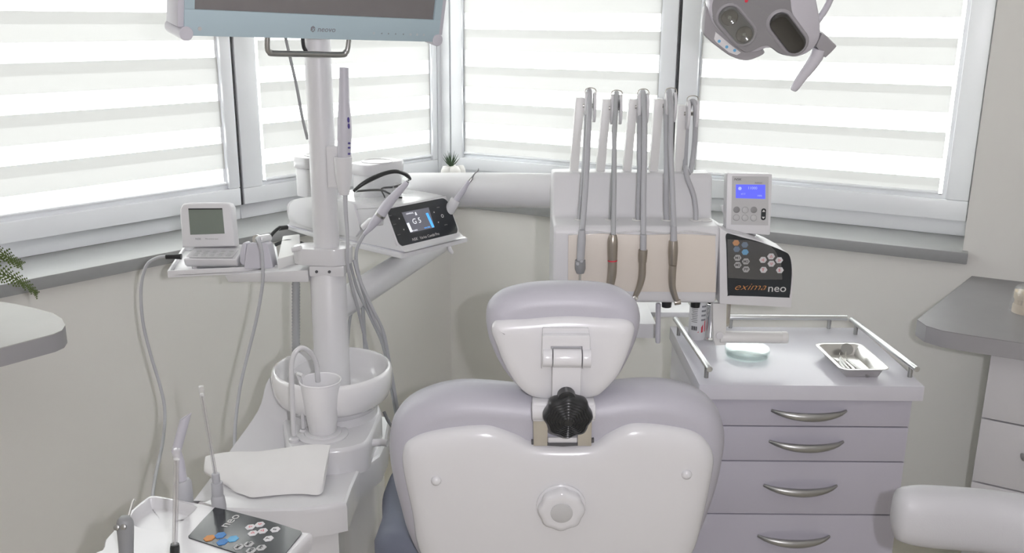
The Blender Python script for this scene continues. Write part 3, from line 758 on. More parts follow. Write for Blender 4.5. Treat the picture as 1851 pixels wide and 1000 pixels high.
# motor control box on the console
FM = upright((0.53, 2.075, 1.20), -4, 6)
def fm(x, y): return onF(1300 + x / 3.92, 305 + y / 3.92, FM)
box = thing('motor_controller', 'white control box with lit blue display above the black key panel', 'control box', (0.53, 2.09, 1.13))
bq = [fm(55, 32), fm(378, 36), fm(362, 472), fm(48, 452)]
bb = S().prism(bq, -.045, 0, FM).build('housing', 'white_satin', box, bevel=.004)
fq = S().prism([fm(92, 52), fm(350, 56), fm(347, 402), fm(84, 396)], 0, .0008, FM).build('faceplate', 'button_grey', bb, smooth=False)
dsp = S().prism([fm(118, 112), fm(326, 114), fm(326, 214), fm(117, 208)], .0008, .0014, FM).build('display', 'lcd_blue', box, smooth=False)
def txm(s_, x, y, size, m, par, **k):
    p = fm(x, y); return text(s_, size, FM @ Matrix.Translation((p[0], p[1], .0015)), m, par, **k)
txm('11000', 235, 138, .0085, 'lcd_light', dsp); txm('x1:1', 170, 178, .006, 'lcd_light', dsp); txm('100%', 285, 192, .005, 'lcd_light', dsp)
for x, y in ((146, 140),):
    p = fm(x, y); S().lathe([(.0038, 0), (.0038, .0003), (.003, .0003)], FM @ Matrix.Translation((*p, .0014)), 16).build('icon', 'lcd_light', dsp)
txm('NSK', 130, 76, .0072, 'print_black', fq, xscale=1.2, shear=.2); txm('SURGIC', 280, 101, .005, 'print_grey', fq)
for k, (x, y) in enumerate(((123, 291), (184, 293), (245, 292), (121, 347), (182, 349), (243, 350))):
    p = fm(x, y)
    b = S().lathe([(.0067, 0), (.0067, .0008), (.006, .0012), (.0003, .0012)], FM @ Matrix.Translation((*p, .0008)), 24).build('push_button', 'print_dim' if k in (0, 2) else 'button_grey', box)
    S().lathe([(.0074, 0), (.0074, .0006), (.0062, .0006), (.0062, 0)], FM @ Matrix.Translation((*p, .0008)), 24, caps=(False, False)).build('button_ring', 'print_dim', b)
p = fm(313, 323)
rk = S().prism(rrect(.0105, .0265, .005, 5), 0, .0012, FM @ Matrix.Translation((*p, .0008))).build('rocker_key', 'panel_black', box)
for sy in (1, -1):
    S().add([FM @ Vector((p[0] + dx, p[1] + sy * dy, .0022)) for dx, dy in ((-.0036, .0055), (.0036, .0055), (0, .0105))], [(0, 1, 2)]).build('arrow', 'print_light', rk, smooth=False)
S().tube([aty(1306, 372, 2.12), aty(1312, 395, 2.12), aty(1308, 415, 2.11)], .004, 8, sm=4).build('mount_clip', 'white_satin', box)
S().box(0.50, 0.56, 2.095, 2.13, 1.06, 1.20).build('mount_post', 'white_satin', box, bevel=.004)

# ------------------------------------------------------------------ dental unit tower with cuspidor
PX, PY = -.439, 2.15
unit = thing('dental_unit', 'white dental unit tower with spittoon bowl, pole and swing arms', 'dental unit', (PX, 2.0, 0))
def zat(z, pts): return [tuple(atz(u, v, z)[:2]) for u, v in pts]
ZS, ZP = .61, .67
low = zat(ZS, [(356, 907), (380, 916), (408, 921), (470, 923), (545, 921), (595, 915), (627, 908), (637, 880), (650, 850)]) + [(-.305, 2.0), (-.30, 2.08), (-.31, 2.22), (-.50, 2.27), (-.585, 2.20), (-.64, 2.0)]
low = ccw(low)
main = S().pillow(low, [(0, ZS - .068), (0, ZS - .012), (.002, ZS - .004), (.007, ZS)]).build('ledge', 'white_gloss', unit, ang=35)
lowi = inset(low, .025)
S().pillow([(min(x, -.325) + (.02 if x < -.6 else 0), y) for x, y in lowi], [(.05, .05), (.03, .06), (.02, .10), (0, .30), (0, ZS - .05)]).build('unit_body', 'white_gloss', unit, ang=50)
step = zat(ZP, [(690, 742), (683, 762), (667, 795), (650, 805), (620, 812), (575, 815), (535, 812), (520, 806), (515, 790), (514, 742)]) + [(-.50, 2.2), (-.36, 2.2)]
S().pillow(ccw(smooth_loop(step, 3)), [(0, ZS - .01), (0, ZP - .010), (.002, ZP - .004), (.007, ZP)]).build('cup_platform', 'white_gloss', unit, ang=35)
# sloping cheek on the wall side of the ledge
ridge = [Vector((-.668, 1.772, ZS + .004)), Vector((-.658, 1.86, .622)), Vector((-.645, 1.95, .637)), Vector((-.605, 2.07, .69)), Vector((-.588, 2.12, .752)), Vector((-.545, 2.20, .775)), Vector((-.47, 2.25, .775))]
inn = [Vector((-.640, 1.778, ZS)), Vector((-.59, 1.86, ZS)), Vector((-.53, 1.95, ZS + .002)), Vector((-.49, 2.02, .62)), Vector((-.48, 2.06, .66)), Vector((-.47, 2.12, .70)), Vector((-.45, 2.18, .74))]
outl = [p + Vector((-.004, .002, -.05)) for p in ridge]; out2 = [Vector((p.x + .03, p.y, .35)) for p in ridge]
q = S(); rows = [[Vector(p) for p in smooth_loop([tuple(v) for v in r], 5, False)] for r in (inn, ridge, outl, out2)]
n = len(rows[0]); q.add([p for r in rows for p in r], [(j * n + k, j * n + k + 1, (j + 1) * n + k + 1, (j + 1) * n + k) for j in range(3) for k in range(n - 1)])
q.build('side_cheek', 'white_gloss', unit, ang=70)
BX, BY = -.431, 2.108
FBo = Matrix.Translation((BX, BY, 0))
S().lathe([(.105, .60), (.105, .69), (.112, .70), (.114, .712)], FBo, 48).build('bowl_pedestal', 'white_gloss', unit, ang=30)
S().lathe([(.10, .705), (.122, .708), (.134, .72), (.1415, .74), (.1435, .765), (.1425, .782), (.139, .790), (.1345, .791), (.131, .786), (.129, .770), (.122, .745), (.105, .728), (.06, .716), (.02, .712), (.0005, .712)], FBo, 64).build('spittoon_bowl', 'white_ceramic', unit, ang=60)
S().lathe([(.018, .712), (.018, .7145), (.015, .7155), (.0005, .7135)], FBo, 20).build('drain_cap', 'steel', unit)
y1 = 2.03
a = [aty(u, v, y) for u, v, y in ((531, 787, 1.945), (529, 740, 1.945), (527, 690, 1.945), (527, 660, 1.95), (532, 640, 1.955), (545, 629, 1.965), (560, 637, 1.98), (571, 656, 1.995), (575, 690, 2.005))]
S().tube(a, .0058, 14, sm=4).build('bowl_rinse_tube', 'white_gloss', unit, ang=60)
p = a[0]; S().lathe([(.0115, -.003), (.0115, .004), (.009, .006), (.006, .007)], Matrix.Translation((p.x, p.y, ZP + .003)), 24).build('tube_flange', 'white_gloss', unit)
a = [aty(u, v, y) for u, v, y in ((548, 774, 1.985), (546, 730, 1.985), (543, 690, 1.985), (538, 676, 1.985), (548, 680, 1.965))]
S().tube(a, .0045, 12, sm=4).build('cup_filler_tube', 'white_gloss', unit, ang=60)
p = a[0]; S().lathe([(.008, -.006), (.0095, .002), (.006, .006)], Matrix.Translation((p.x, p.y, ZP + .006)), 20).build('tube_flange', 'white_gloss', unit)
cb = atz(584, 786, ZP)
S().lathe([(.058, 0), (.058, .003), (.054, .0055), (.043, .006), (.042, .009), (.038, .010), (.0005, .010)], Matrix.Translation((cb.x, cb.y, ZP)), 40).build('cup_rest', 'white_gloss', unit, ang=35)
p = atz(690, 792, .64)
S().tube([(-.335, 1.99, .645), (-.30, 1.99, .648), (-.285, 1.985, .648)], [.010, .0085, .008], 14).build('side_spout', 'white_gloss', unit)
# column, collar, pole
S().lathe([(.0425, .60), (.0425, 1.012), (.040, 1.016), (.030, 1.017)], Matrix.Translation((PX, PY, 0)), 40).build('column', 'white_satin', unit, ang=35)
S().cyl((PX, PY, 1.0), (PX, PY, 1.70), .0300, 36).build('pole', 'white_satin', unit, bevel=.002)
st = [(PX - .042 + .036 * math.cos(t), PY + .036 * math.sin(t)) for t in [math.radians(90 + 15 * k) for k in range(13)]] + [(PX + .016 + .044 * math.cos(t), PY + .044 * math.sin(t)) for t in [math.radians(-90 + 15 * k) for k in range(13)]]
cl = S().prism(st, 1.038, 1.078).build('collar', 'white_gloss', unit, bevel=.003)
S().prism([(PX - .036, PY - .040), (PX + .046, PY - .040), (PX + .046, PY + .040), (PX - .036, PY + .040)], 1.012, 1.038).build('collar_ring', 'white_gloss', unit, bevel=.004)
for du in (-.018, .012):
    S().cyl((PX + du, PY - .0425, 1.025), (PX + du, PY - .036, 1.025), .0035, 12).build('set_screw', 'dark_grey', cl)
# instrument tray on its arm
ZT = 1.0
tq = ccw(zat(ZT, [(303, 497), (506, 487), (499, 448), (331, 453)]))
tr = S().prism(tq, ZT - .004, ZT)
trp = tr.build('tray_plate', 'white_satin', unit, bevel=.001)
for k in range(4):
    a, b = Vector(tq[k]), Vector(tq[(k + 1) % 4]); d = (b - a).normalized(); n_ = Vector((-d.y, d.x)) * .006
    S().prism([a, b, b + n_, a + n_], ZT - .008, ZT + .010).build('tray_lip', 'white_satin', trp, bevel=.002)
a, b = aty(412, 506, 2.20), aty(560, 482, 2.14)
q = S(); w = .022
q.add([(a.x, a.y - .0, ZT - .028), (a.x, a.y + .05, ZT - .028), (b.x, b.y + .045, ZT - .004), (b.x, b.y - .02, ZT - .004), (a.x - .008, a.y, ZT - .009), (a.x - .008, a.y + .05, ZT - .009), (b.x, b.y + .045, ZT + .026), (b.x, b.y - .02, ZT + .026)], [(0, 1, 2, 3), (4, 7, 6, 5), (0, 3, 7, 4), (1, 5, 6, 2), (0, 4, 5, 1), (3, 2, 6, 7)])
q.build('tray_arm', 'white_satin', unit, bevel=.003)
S().prism(zat(ZT + .006, [(503, 493), (545, 481), (543, 445), (512, 449)]), ZT + .004, ZT + .04).build('arm_joint', 'ivory_plastic', unit, bevel=.004)
S().tube([aty(528, 452, 2.12), aty(545, 448, 2.12)], .006, 12).build('clamp_screw', 'white_gloss', cl)
# corrugated hose behind the pole
hz = []
p0, p1 = aty(535, 470, 2.26), aty(535, 650, 2.26)
N_ = 64
rr = [(.0108 if k % 2 else .0088) for k in range(N_)]
S().tube([p0.lerp(p1, k / (N_ - 1)) for k in range(N_)], rr, 14).build('corrugated_hose', 'bellows', unit, ang=50)
# swing arms to the instrument console
a, b = Vector((PX + .01, PY + .03, .915)), aty(795, 436, 2.60)
S().tube([a, a.lerp(b, .5), b], [.031, .031, .030], 24, flat=1.2).build('lower_arm', 'white_satin', unit, ang=50)
S().lathe([(.036, b.z - .03), (.038, b.z - .02), (.038, b.z + .12), (.034, b.z + .13)], Matrix.Translation((b.x - .03, b.y, 0)), 28).build('arm_knuckle', 'white_satin', unit, ang=40)
a, b = aty(742, 342, 2.62), aty(1015, 345, 2.27)
S().tube([a, a.lerp(b, .5), b], [.046, .046, .043], 32, flat=1.0).build('upper_arm', 'white_satin', unit, bevel=.004, ang=60)
# camera holder on the pole
hp = S().box(PX + .018, PX + .046, 2.105, 2.125, 1.225, 1.318)
hp.build('holder_plate', 'white_satin', unit, bevel=.002)
HX, HY = -.383, 2.10
S().lathe([(.0105, 1.210), (.0145, 1.225), (.0195, 1.255), (.0205, 1.295), (.0178, 1.297), (.0165, 1.26)], Matrix.Translation((HX, HY, 0)), 28, caps=(True, False)).build('camera_holder', 'white_satin', unit, ang=50)
# hoses and cables running down beside the bowl
def px_path(pts): return [aty(u, v, y) for u, v, y in pts]
cables = [([(640, 470, 2.16), (650, 505, 2.16), (672, 555, 2.17), (693, 600, 2.2), (703, 650, 2.22), (712, 700, 2.25), (722, 760, 2.28)], .0042, 'hose_grey'),
          ([(632, 470, 2.17), (645, 520, 2.18), (670, 575, 2.20), (692, 625, 2.22), (705, 690, 2.25), (718, 765, 2.28)], .0036, 'bellows'),
          ([(640, 548, 2.24), (632, 580, 2.24), (628, 630, 2.24), (626, 680, 2.26)], .0040, 'bellows'),
          ([(655, 535, 2.24), (657, 580, 2.24), (660, 630, 2.24), (662, 690, 2.26)], .0050, 'bellows'),
          ([(694, 744, 2.16), (702, 762, 2.15), (714, 778, 2.14)], .0042, 'hose_dark')]
for pts, r, m in cables:
    S().tube(px_path(pts), r, 10, sm=5).build('cable', m, unit, ang=70)
S().tube(px_path([(556, 252, 2.19), (546, 210, 2.19), (537, 160, 2.19), (527, 115, 2.19), (517, 72, 2.19), (512, 40, 2.19)]), .0036, 10, sm=5).build('monitor_cable', 'hose_dark', unit, ang=70)
S().tube(px_path([(556, 96, 2.13), (549, 85, 2.12), (547, 66, 2.10), (548, 40, 2.06)]), .0045, 10, sm=5).build('monitor_cable', 'black_plastic', unit, ang=70)

# intraoral camera
icam = thing('intraoral_camera', 'slim white wand camera with violet buttons standing in the pole holder', 'camera', (HX, HY, 1.21))
q = [aty(u, v, HY) for u, v in ((622, 350), (622.5, 300), (622.5, 262), (623, 230), (622.5, 205), (622, 180), (622, 150), (622, 122))]
S().tube(q, [.009, .0145, .0158, .0160, .0145, .0120, .0110, .0106], 18, sm=5).build('camera_body', 'lavender_grey', icam, ang=60)
for u, v, h in ((631.5, 216, .010), (632, 227, .010), (633, 258, .004), (633, 266, .0035), (633, 277, .0035)):
    p = aty(u, v, HY)
    S().lathe([(.0032, -.004), (.0032, .001), (.002, .002), (.0003, .002)], Matrix.Translation((p.x - .0005, HY - .0105, p.z)) @ Matrix.Rotation(math.radians(50), 4, 'Z') @ Matrix.Rotation(math.pi / 2, 4, 'X') @ Matrix.Diagonal((1, h / .0032 / 1.6, 1, 1)), 14).build('button', 'print_violet', icam)
S().tube(px_path([(624, 352, 2.10), (625, 385, 2.09), (628, 425, 2.08), (628, 470, 2.08), (633, 505, 2.10), (645, 550, 2.15), (658, 605, 2.22), (667, 645, 2.26)]), [.0058, .0048, .004, .004, .004, .004, .004, .004], 10, sm=5).build('cord', 'hose_grey', icam, ang=70)

# ------------------------------------------------------------------ monitor
ML, MR = aty(333, 64.5, 1.70), aty(792, 76, 2.06)
tl_ = math.radians(14)
FMo = frame(ML, MR - ML, (0.0, -math.sin(tl_), math.cos(tl_)))
mw, mh = (MR - ML).length, .345
mon = thing('monitor', 'pale blue framed flat monitor with dark screen on the white pole', 'monitor', (ML + MR) / 2)
bz = .046
for nm, (xa, xb, ya, yb) in (('bezel', (0, mw, 0, bz)), ('bezel', (0, mw, mh - .02, mh)), ('bezel', (0, .018, bz, mh - .02)), ('bezel', (mw - .018, mw, bz, mh - .02))):
    S().box(xa, xb, ya, yb, -.02, 0, FMo).build(nm, 'bezel_blue', mon, bevel=.0008)
S().box(.018, mw - .018, bz, mh - .02, -.02, -.004, FMo).build('screen', 'screen_dark', mon, smooth=False)
S().box(.012, mw - .012, .006, mh - .006, -.062, -.02, FMo).build('back_housing', 'lavender_grey', mon, bevel=.006)
for x in (0, mw):
    S().box(x - .011 if x == 0 else x - .002, x + .002 if x == 0 else x + .011, .014, mh - .014, -.055, -.003, FMo).build('side_guard', 'lavender_grey', mon, bevel=.002)
    for y in (.004, mh - .004):
        S().lathe([(.0125, -.066), (.0125, .002), (.0115, .003), (.0005, .003)], FMo @ Matrix.Translation((x + (.003 if x == 0 else -.003), y, 0)), 28).build('corner_cap', 'lavender_grey', mon, ang=40)
def fo(u, v): return onF(u, v, FMo)
x, y = fo(361, 52); S().lathe([(.0036, -.001), (.0036, .0008), (.0003, .001)], FMo @ Matrix.Translation((x, y, 0)), 18).build('sensor', 'button_grey', mon)
x, y = fo(590, 53.5); text('neovo', .0150, FMo @ Matrix.Translation((x, y, .0003)), 'print_grey', mon, shear=.15, xscale=1.05)
x, y = fo(565.5, 52.5); S().prism(hexagon(.0062, .85, 30), 0, .0006, FMo @ Matrix.Translation((x, y, 0))).build('emblem', 'print_grey', mon, smooth=False)
text('x', .012, FMo @ Matrix.Translation((x, y, .0008)), 'bezel_blue', mon, shear=.2)
for k, u in enumerate((676, 690, 702, 715, 729, 742, 754, 766)):
    x, y = fo(u, 60 + (u - 676) * .035)
    if k in (1, 2, 3, 4):
        a = (180, 0, 90, 270)[k - 1]
        S().add([FMo @ Vector((x + .0022 * math.cos(math.radians(a + 120 * j)), y + .0022 * math.sin(math.radians(a + 120 * j)), .0004)) for j in range(3)], [(0, 1, 2)]).build('touch_mark', 'print_grey', mon, smooth=False)
    else:
        S().lathe([(.0022, 0), (.0022, .0004), (.0014, .0004), (.0014, 0)], FMo @ Matrix.Translation((x, y, 0)), 14, caps=(False, False)).build('touch_mark', 'print_light', mon, smooth=False)
hpt = [fo(497, 70), fo(496, 92), fo(500, 100), fo(508, 103), (fo(568, 104)), fo(630, 105), fo(638, 101), fo(642, 94), fo(645, 73)]
hpt = [(hpt[0][0], .004)] + hpt[1:-1] + [(hpt[-1][0], .004)]
S().tube([FMo @ Vector((x, y, -.03)) for x, y in hpt], .0060, 12, sm=4).build('handle', 'handle_metal', mon, ang=60)
c = FMo @ Vector((mw * .5, .16, -.05))
S().tube([c, (c.x, PY - .02, c.z)], .03, 20).build('mount', 'white_satin', mon, bevel=.003)
S().cyl((PX, PY, 1.66), (PX, PY, 1.76), .034, 28).build('mount_collar', 'white_satin', mon, bevel=.003)

# ------------------------------------------------------------------ cup and tissue
cup = S().lathe([(.0300, .0), (.0315, .002), (.0445, .114), (.0445, .121), (.0468, .122), (.0473, .125), (.0458, .1265), (.0443, .125), (.043, .114), (.0302, .004), (.0005, .004)], Matrix.Translation((cb.x, cb.y, ZP + .010)), 40).build('drinking_cup', 'cup_white', origin=(cb.x, cb.y, ZP + .010), ang=35)
tag(cup, 'white plastic drinking cup standing in front of the spittoon bowl', 'cup')
zq = lambda x, y: (340 + x / 4.544, 780 + y / 4.544)
topb = [(140, 215), (260, 200), (420, 182), (560, 165), (700, 145), (860, 136), (1010, 130), (1165, 128)]
botb = [(190, 370), (300, 445), (400, 500), (480, 532), (600, 540), (850, 512), (1040, 525), (1110, 498)]
tp_ = [aty(*zq(*p), 1.905) for p in smooth_loop(topb, 6, False)]
bt_ = [atz(*zq(*p), ZS + .004) for p in smooth_loop(botb, 6, False)]
n, m_ = len(tp_), 14
q = S(); V = []
for layer in (0, 1):
    for j in range(m_ + 1):
        t = j / m_
        for k in range(n):
            s_ = k / (n - 1)
            p = bt_[k].lerp(tp_[k], t)
            bul = math.sin(math.pi * t) * .022 + .006 * math.sin(s_ * 13 + 3 * t) * math.sin(math.pi * t) * (1 - .5 * t) + .002 * math.sin(s_ * 29 - 6 * t) * (1 - t)
            p = p + Vector((0, -bul * (1 if layer == 0 else -.15) + (0 if layer == 0 else .006), (.004 * math.sin(s_ * 9)) * t))
            if layer and j == 0: p.z += .0005
            V.append(p)
fs = []
L1 = n * (m_ + 1)
for layer in (0, 1):
    for j in range(m_):
        for k in range(n - 1):
            a = layer * L1 + j * n + k
            fs.append((a, a + 1, a + n + 1, a + n))
for j in range(m_):
    for k in (0, n - 1):
        a = j * n + k; fs.append((a, a + n, a + n + L1, a + L1))
for k in range(n - 1):
    for a in (k, m_ * n + k): fs.append((a, a + 1, a + 1 + L1, a + L1))
q.add(V, fs)
c = sum(bt_, Vector()) / n
tis = tag(q.build('tissue', 'tissue', origin=(c.x, c.y, ZS), ang=70), 'white folded tissue leaning on the ledge in front of the cup', 'tissue')

# ------------------------------------------------------------------ assistant console at the lower left
FA = frame((-.52, 1.5, .72), (.924, -.383, 0), (.383, .924, 0))
def fa(u, v): return onF(u, v, FA)
def za(x, y): return fa(180 + x / 4.871, 880 + y / 4.871)
ast = thing('assistant_console', 'white low side console with basin recess and black key panel in the foreground', 'console', (-.50, 1.42, .60))
outer = [za(470, 82), za(640, 108), za(1000, 180), za(1300, 262), za(1790, 405), za(1822, 430), (za(1822, 430)[0] + .01, -.10), (.17, -.2), (-.12, -.2), za(30, 560), za(60, 470), za(120, 400), za(280, 215), za(400, 115)]
inner = [za(460, 95), za(640, 118), za(840, 170), za(852, 192), za(800, 245), za(700, 330), za(600, 398), za(480, 385), za(330, 355), za(270, 300), za(300, 215), za(390, 140)]
outer, inner = ccw(smooth_loop(outer, 3)), ccw(smooth_loop(inner, 4))
bm = bmesh.new()
ed = []
for lp in (outer, inner):
    vv = [bm.verts.new((*p, 0)) for p in lp]
    ed += [bm.edges.new((vv[k], vv[(k + 1) % len(vv)])) for k in range(len(vv))]
bmesh.ops.triangle_fill(bm, edges=ed, use_beauty=True)
bm.verts.index_update()
q = S(); q.add([FA @ v.co for v in bm.verts], [tuple(v.index for v in f.verts) for f in bm.faces]); bm.free()
R = [[FA @ Vector((*p, z)) for p in inset(outer, d)] for d, z in ((0, 0), (-.003, -.003), (-.004, -.01), (.004, -.06), (.03, -.10))]
q.rings(R, (False, True))
R = [[FA @ Vector((*p, z)) for p in inset(inner, d)] for d, z in ((0, 0), (.002, -.003), (.005, -.014), (.008, -.019), (.010, -.020))]
R.append([R[-1][k].lerp(sum(R[-1], Vector()) / len(R[-1]), .5) for k in range(len(R[-1]))]); R.append([R[-1][k].lerp(sum(R[-1], Vector()) / len(R[-1]), .96) for k in range(len(R[-1]))])
q.rings(R, (False, True))
ab = q.build('console_shell', 'white_gloss', ast, ang=40)
S().cyl(FA @ Vector((0.0, -.08, -.09)), FA @ Vector((0.02, -.02, -.66)), .05, 20).build('support', 'white_satin', ast)
kp = [za(1015, 192), za(1130, 215), za(1500, 312), za(1770, 398), za(1782, 415), za(1760, 445), za(1560, 690), za(1540, 695), za(1150, 575), za(785, 455), za(782, 445), za(900, 310)]
kpn = S().prism(kp, .0, .0022, FA).build('key_panel', 'panel_black', ab, smooth=False)
def dirang(p, q_): return math.degrees(math.atan2(q_[1] - p[1], q_[0] - p[0]))
ba = dirang(za(1110, 360), za(1200, 283))
for u, v, m in ((968, 465, 'print_orange'), (1065, 440, 'print_blue'), (1082, 500, 'print_blue'), (1175, 472, 'print_sky')):
    key(0, 0, m, .0098, F=FA, par=kpn, base=.0022, zz=za(u, v), rot=ba)
for u, v, t in ((1328, 368, 'L'), (1412, 345, 'U'), (1350, 422, 'D'), (1437, 402, 'R')): key(0, 0, 'button_white', .0088, t, 'print_red', F=FA, par=kpn, base=.0022, zz=za(u, v), rot=ba)
for u, v, t in ((1548, 390, 'S '), (1488, 470, 'T ')): key(0, 0, 'button_white', .0088, t, 'print_black', F=FA, par=kpn, base=.0022, zz=za(u, v), rot=ba)
for u, v, t in ((1225, 543, 'M1'), (1315, 518, 'M2'), (1335, 575, 'M3'), (1425, 550, 'PP')): key(0, 0, 'button_grey', .0088, t, 'print_black', F=FA, par=kpn, base=.0022, zz=za(u, v), rot=ba)
pp = za(1150, 312)
text('neo', .026, FA @ Matrix.Translation((*pp, .0024)) @ Matrix.Rotation(math.radians(ba), 4, 'Z'), 'print_light', kpn, xscale=1.15)
# holder rail behind the console and the tools standing in it
hr = S()
ZH = .655
hb = [aty(300, 925, 1.60), aty(420, 935, 1.57)]
hold = S().box(0, 1, 0, 1, 0, 1)
hold = S().prism([(-.655, 1.585), (-.535, 1.545), (-.520, 1.595), (-.640, 1.635)], ZH - .03, ZH).build('tool_holder', 'white_gloss', ast, bevel=.004)
def tool(name, label, cat, base): return thing(name, label, cat, base)
YT = 1.60
def pt(u, v, y=YT): return aty(u, v, y)
sv = tool('suction_wand', 'wide grey suction wand with slanted open tip on the side console', 'suction tool', (pt(333, 905).x, YT, ZH))
S().tube([(pt(333, 905).x, YT, ZH), pt(333, 896), pt(331, 872), pt(330, 868)], [.0145, .0165, .0155, .012], 20).build('wand_grip', 'hose_grey', sv, ang=50)
S().tube([pt(330, 870), pt(325, 835), pt(318.5, 815)], [.0085, .0085, .0082], 16).build('tube_lower', 'lavender_grey', sv)
q = S(); P0, P1 = pt(318, 818), pt(336, 752)
ax = (P1 - P0).normalized(); sd = Vector((ax.z, 0, -ax.x)); dp_ = ax.cross(sd)
R = []
for t, k in ((0, 1), (.6, 1), (1, 1)):
    c = P0.lerp(P1, t if t < 1 else .9)
    R.append([c + (sd * math.cos(a) + dp_ * math.sin(a)) * .0088 + (ax * (.010 * (1 + math.cos(a)) - .004) if t == 1 else Vector()) for a in [2 * math.pi * j / 20 for j in range(20)]])
inner_r = [[P0.lerp(P1, .9) + (sd * math.cos(a) + dp_ * math.sin(a)) * .0070 + ax * (.010 * (1 + math.cos(a)) - .004) for a in [2 * math.pi * j / 20 for j in range(20)]], [P0.lerp(P1, .5) + (sd * math.cos(a) + dp_ * math.sin(a)) * .0070 for a in [2 * math.pi * j / 20 for j in range(20)]]]
q.rings(R + inner_r, (True, True)).build('tip', 'lavender_grey', sv, ang=50)
e2 = tool('saliva_ejector', 'clear saliva ejector tube in a grey sleeve, in front of the tissue', 'saliva ejector', (pt(396, 925, 1.57).x, 1.57, ZH))
p_ = lambda u, v: aty(u, v, 1.57)
S().tube([(p_(396, 925).x, 1.57, ZH), p_(396, 915), p_(394, 900), p_(393.5, 895)], [.0125, .0132, .0125, .0105], 18).build('sleeve', 'hose_grey', e2, ang=50)
S().tube([p_(393.5, 896), p_(392, 872)], .0105, 18).tube([p_(391.5, 874), p_(389.5, 856)], .0072, 16).build('sleeve_neck', 'hose_grey', e2, bevel=.001)
S().tube([p_(389.5, 858), p_(364.5, 712)], .0036, 12).build('ejector_tube', 'clear_tube', e2)
S().tube([p_(389.0, 857), p_(365, 716)], .0010, 6).build('core_wire', 'print_grey', e2)
S().tube([p_(365.5, 716), p_(363.5, 698)], .0050, 12).build('tip', 'clear_film', e2, bevel=.001)
p_ = lambda u, v: aty(u, v, 1.36)
e1 = tool('saliva_ejector', 'upright clear saliva ejector with black socket, nearest the camera', 'saliva ejector', (p_(316, 1010).x, 1.36, p_(316, 1010).z))
S().tube([p_(316, 1025), p_(316, 990), p_(316, 984)], [.0078, .0078, .0068], 16).build('socket', 'black_plastic', e1, ang=50)
S().tube([p_(316, 986), p_(319, 830)], .0046, 14).build('ejector_tube', 'clear_tube', e1)
S().tube([p_(316.4, 984), p_(319.4, 832)], .0012, 6).build('core_wire', 'print_grey', e1)
S().tube([p_(319, 831), p_(319.3, 812)], .0058, 14).build('tip', 'clear_film', e1, bevel=.001)
p_ = lambda u, v: aty(u, v, 1.38)
sy = tool('syringe', 'thick grey three way syringe handle with thin steel tip, at the bottom edge', 'syringe', (p_(228, 1010).x, 1.38, p_(228, 1020).z))
S().tube([p_(229, 1030), p_(228, 995), p_(227, 965), p_(226, 945), p_(227, 936)], [.0118, .0118, .0132, .0135, .0085], 20, sm=3).build('grip', 'hose_dark', sy, ang=60)
for u, v in ((217, 947), (229, 946)):
    p = p_(u, v)
    S().lathe([(.0048, -.004), (.0048, .0035), (.0035, .0045), (.0003, .0046)], upright((p.x, 1.38 - .0115, p.z), 0, 25), 16).build('push_button', 'handle_metal', sy)
S().tube([aty(231, 938, 1.39), aty(240, 906, 1.41), aty(242, 903, 1.412), aty(244, 905, 1.412)], [.0028, .0022, .0016, .0012], 10).build('nozzle', 'chrome', sy)

# ------------------------------------------------------------------ ultrasonic unit on the back tray
VA = math.radians(50)
VO = Vector((-.2125, 2.32, 0))
FV = rotz(VO, VA)                                     # x along the front (away to the right), y towards the back
def vp(x, y, z): return FV @ Vector((x, y, z))
ZV = 1.046
tq2 = [(-.118, -.022), (.122, -.022), (.122, .30), (.10, .46), (-.10, .46), (-.118, .30)]
tr2 = S().prism(tq2, ZV - .016, ZV - .004, FV).build('device_shelf', 'white_satin', unit, bevel=.003)
S().prism([(-.11, -.012), (.114, -.012), (.114, .45), (-.11, .45)], ZV - .005, ZV - .0015, FV).build('shelf_mat', 'lavender_grey', unit, bevel=.001)
p = vp(.06, -.012, ZV - .016); S().tube([p, p + Vector((.004, -.004, -.012)), p + Vector((.010, -.002, -.020))], [.005, .006, .004], 12).build('shelf_catch', 'white_satin', tr2)
us = thing('ultrasonic_unit', 'white ultrasonic scaler unit with black lit touch panel and two water tanks', 'ultrasonic unit', vp(0, .15, ZV), VA)
sec = [(.002, ZV), (-.002, ZV + .012), (.040, ZV + .094), (.050, ZV + .100), (.13, ZV + .102), (.24, ZV + .098), (.36, ZV + .085), (.42, ZV + .070), (.44, ZV + .045), (.43, ZV + .010), (.40, ZV)]
FVX = frame(vp(-.108, 0, 0), FV.col[1].xyz, (0, 0, 1))      # section plane: x -> back, y -> up, z -> +x of the unit
ubody = S().prism(smooth_loop(sec, 3), 0, .216, FVX).build('housing', 'white_gloss', us, bevel=.010, seg=3)
S().prism(smooth_loop([(.15, ZV + .012), (.15, ZV + .085), (.17, ZV + .098), (.30, ZV + .096), (.40, ZV + .075), (.425, ZV + .040), (.40, ZV + .012)], 3), -.006, .004, FVX).build('side_cover', 'white_satin', ubody, bevel=.003)
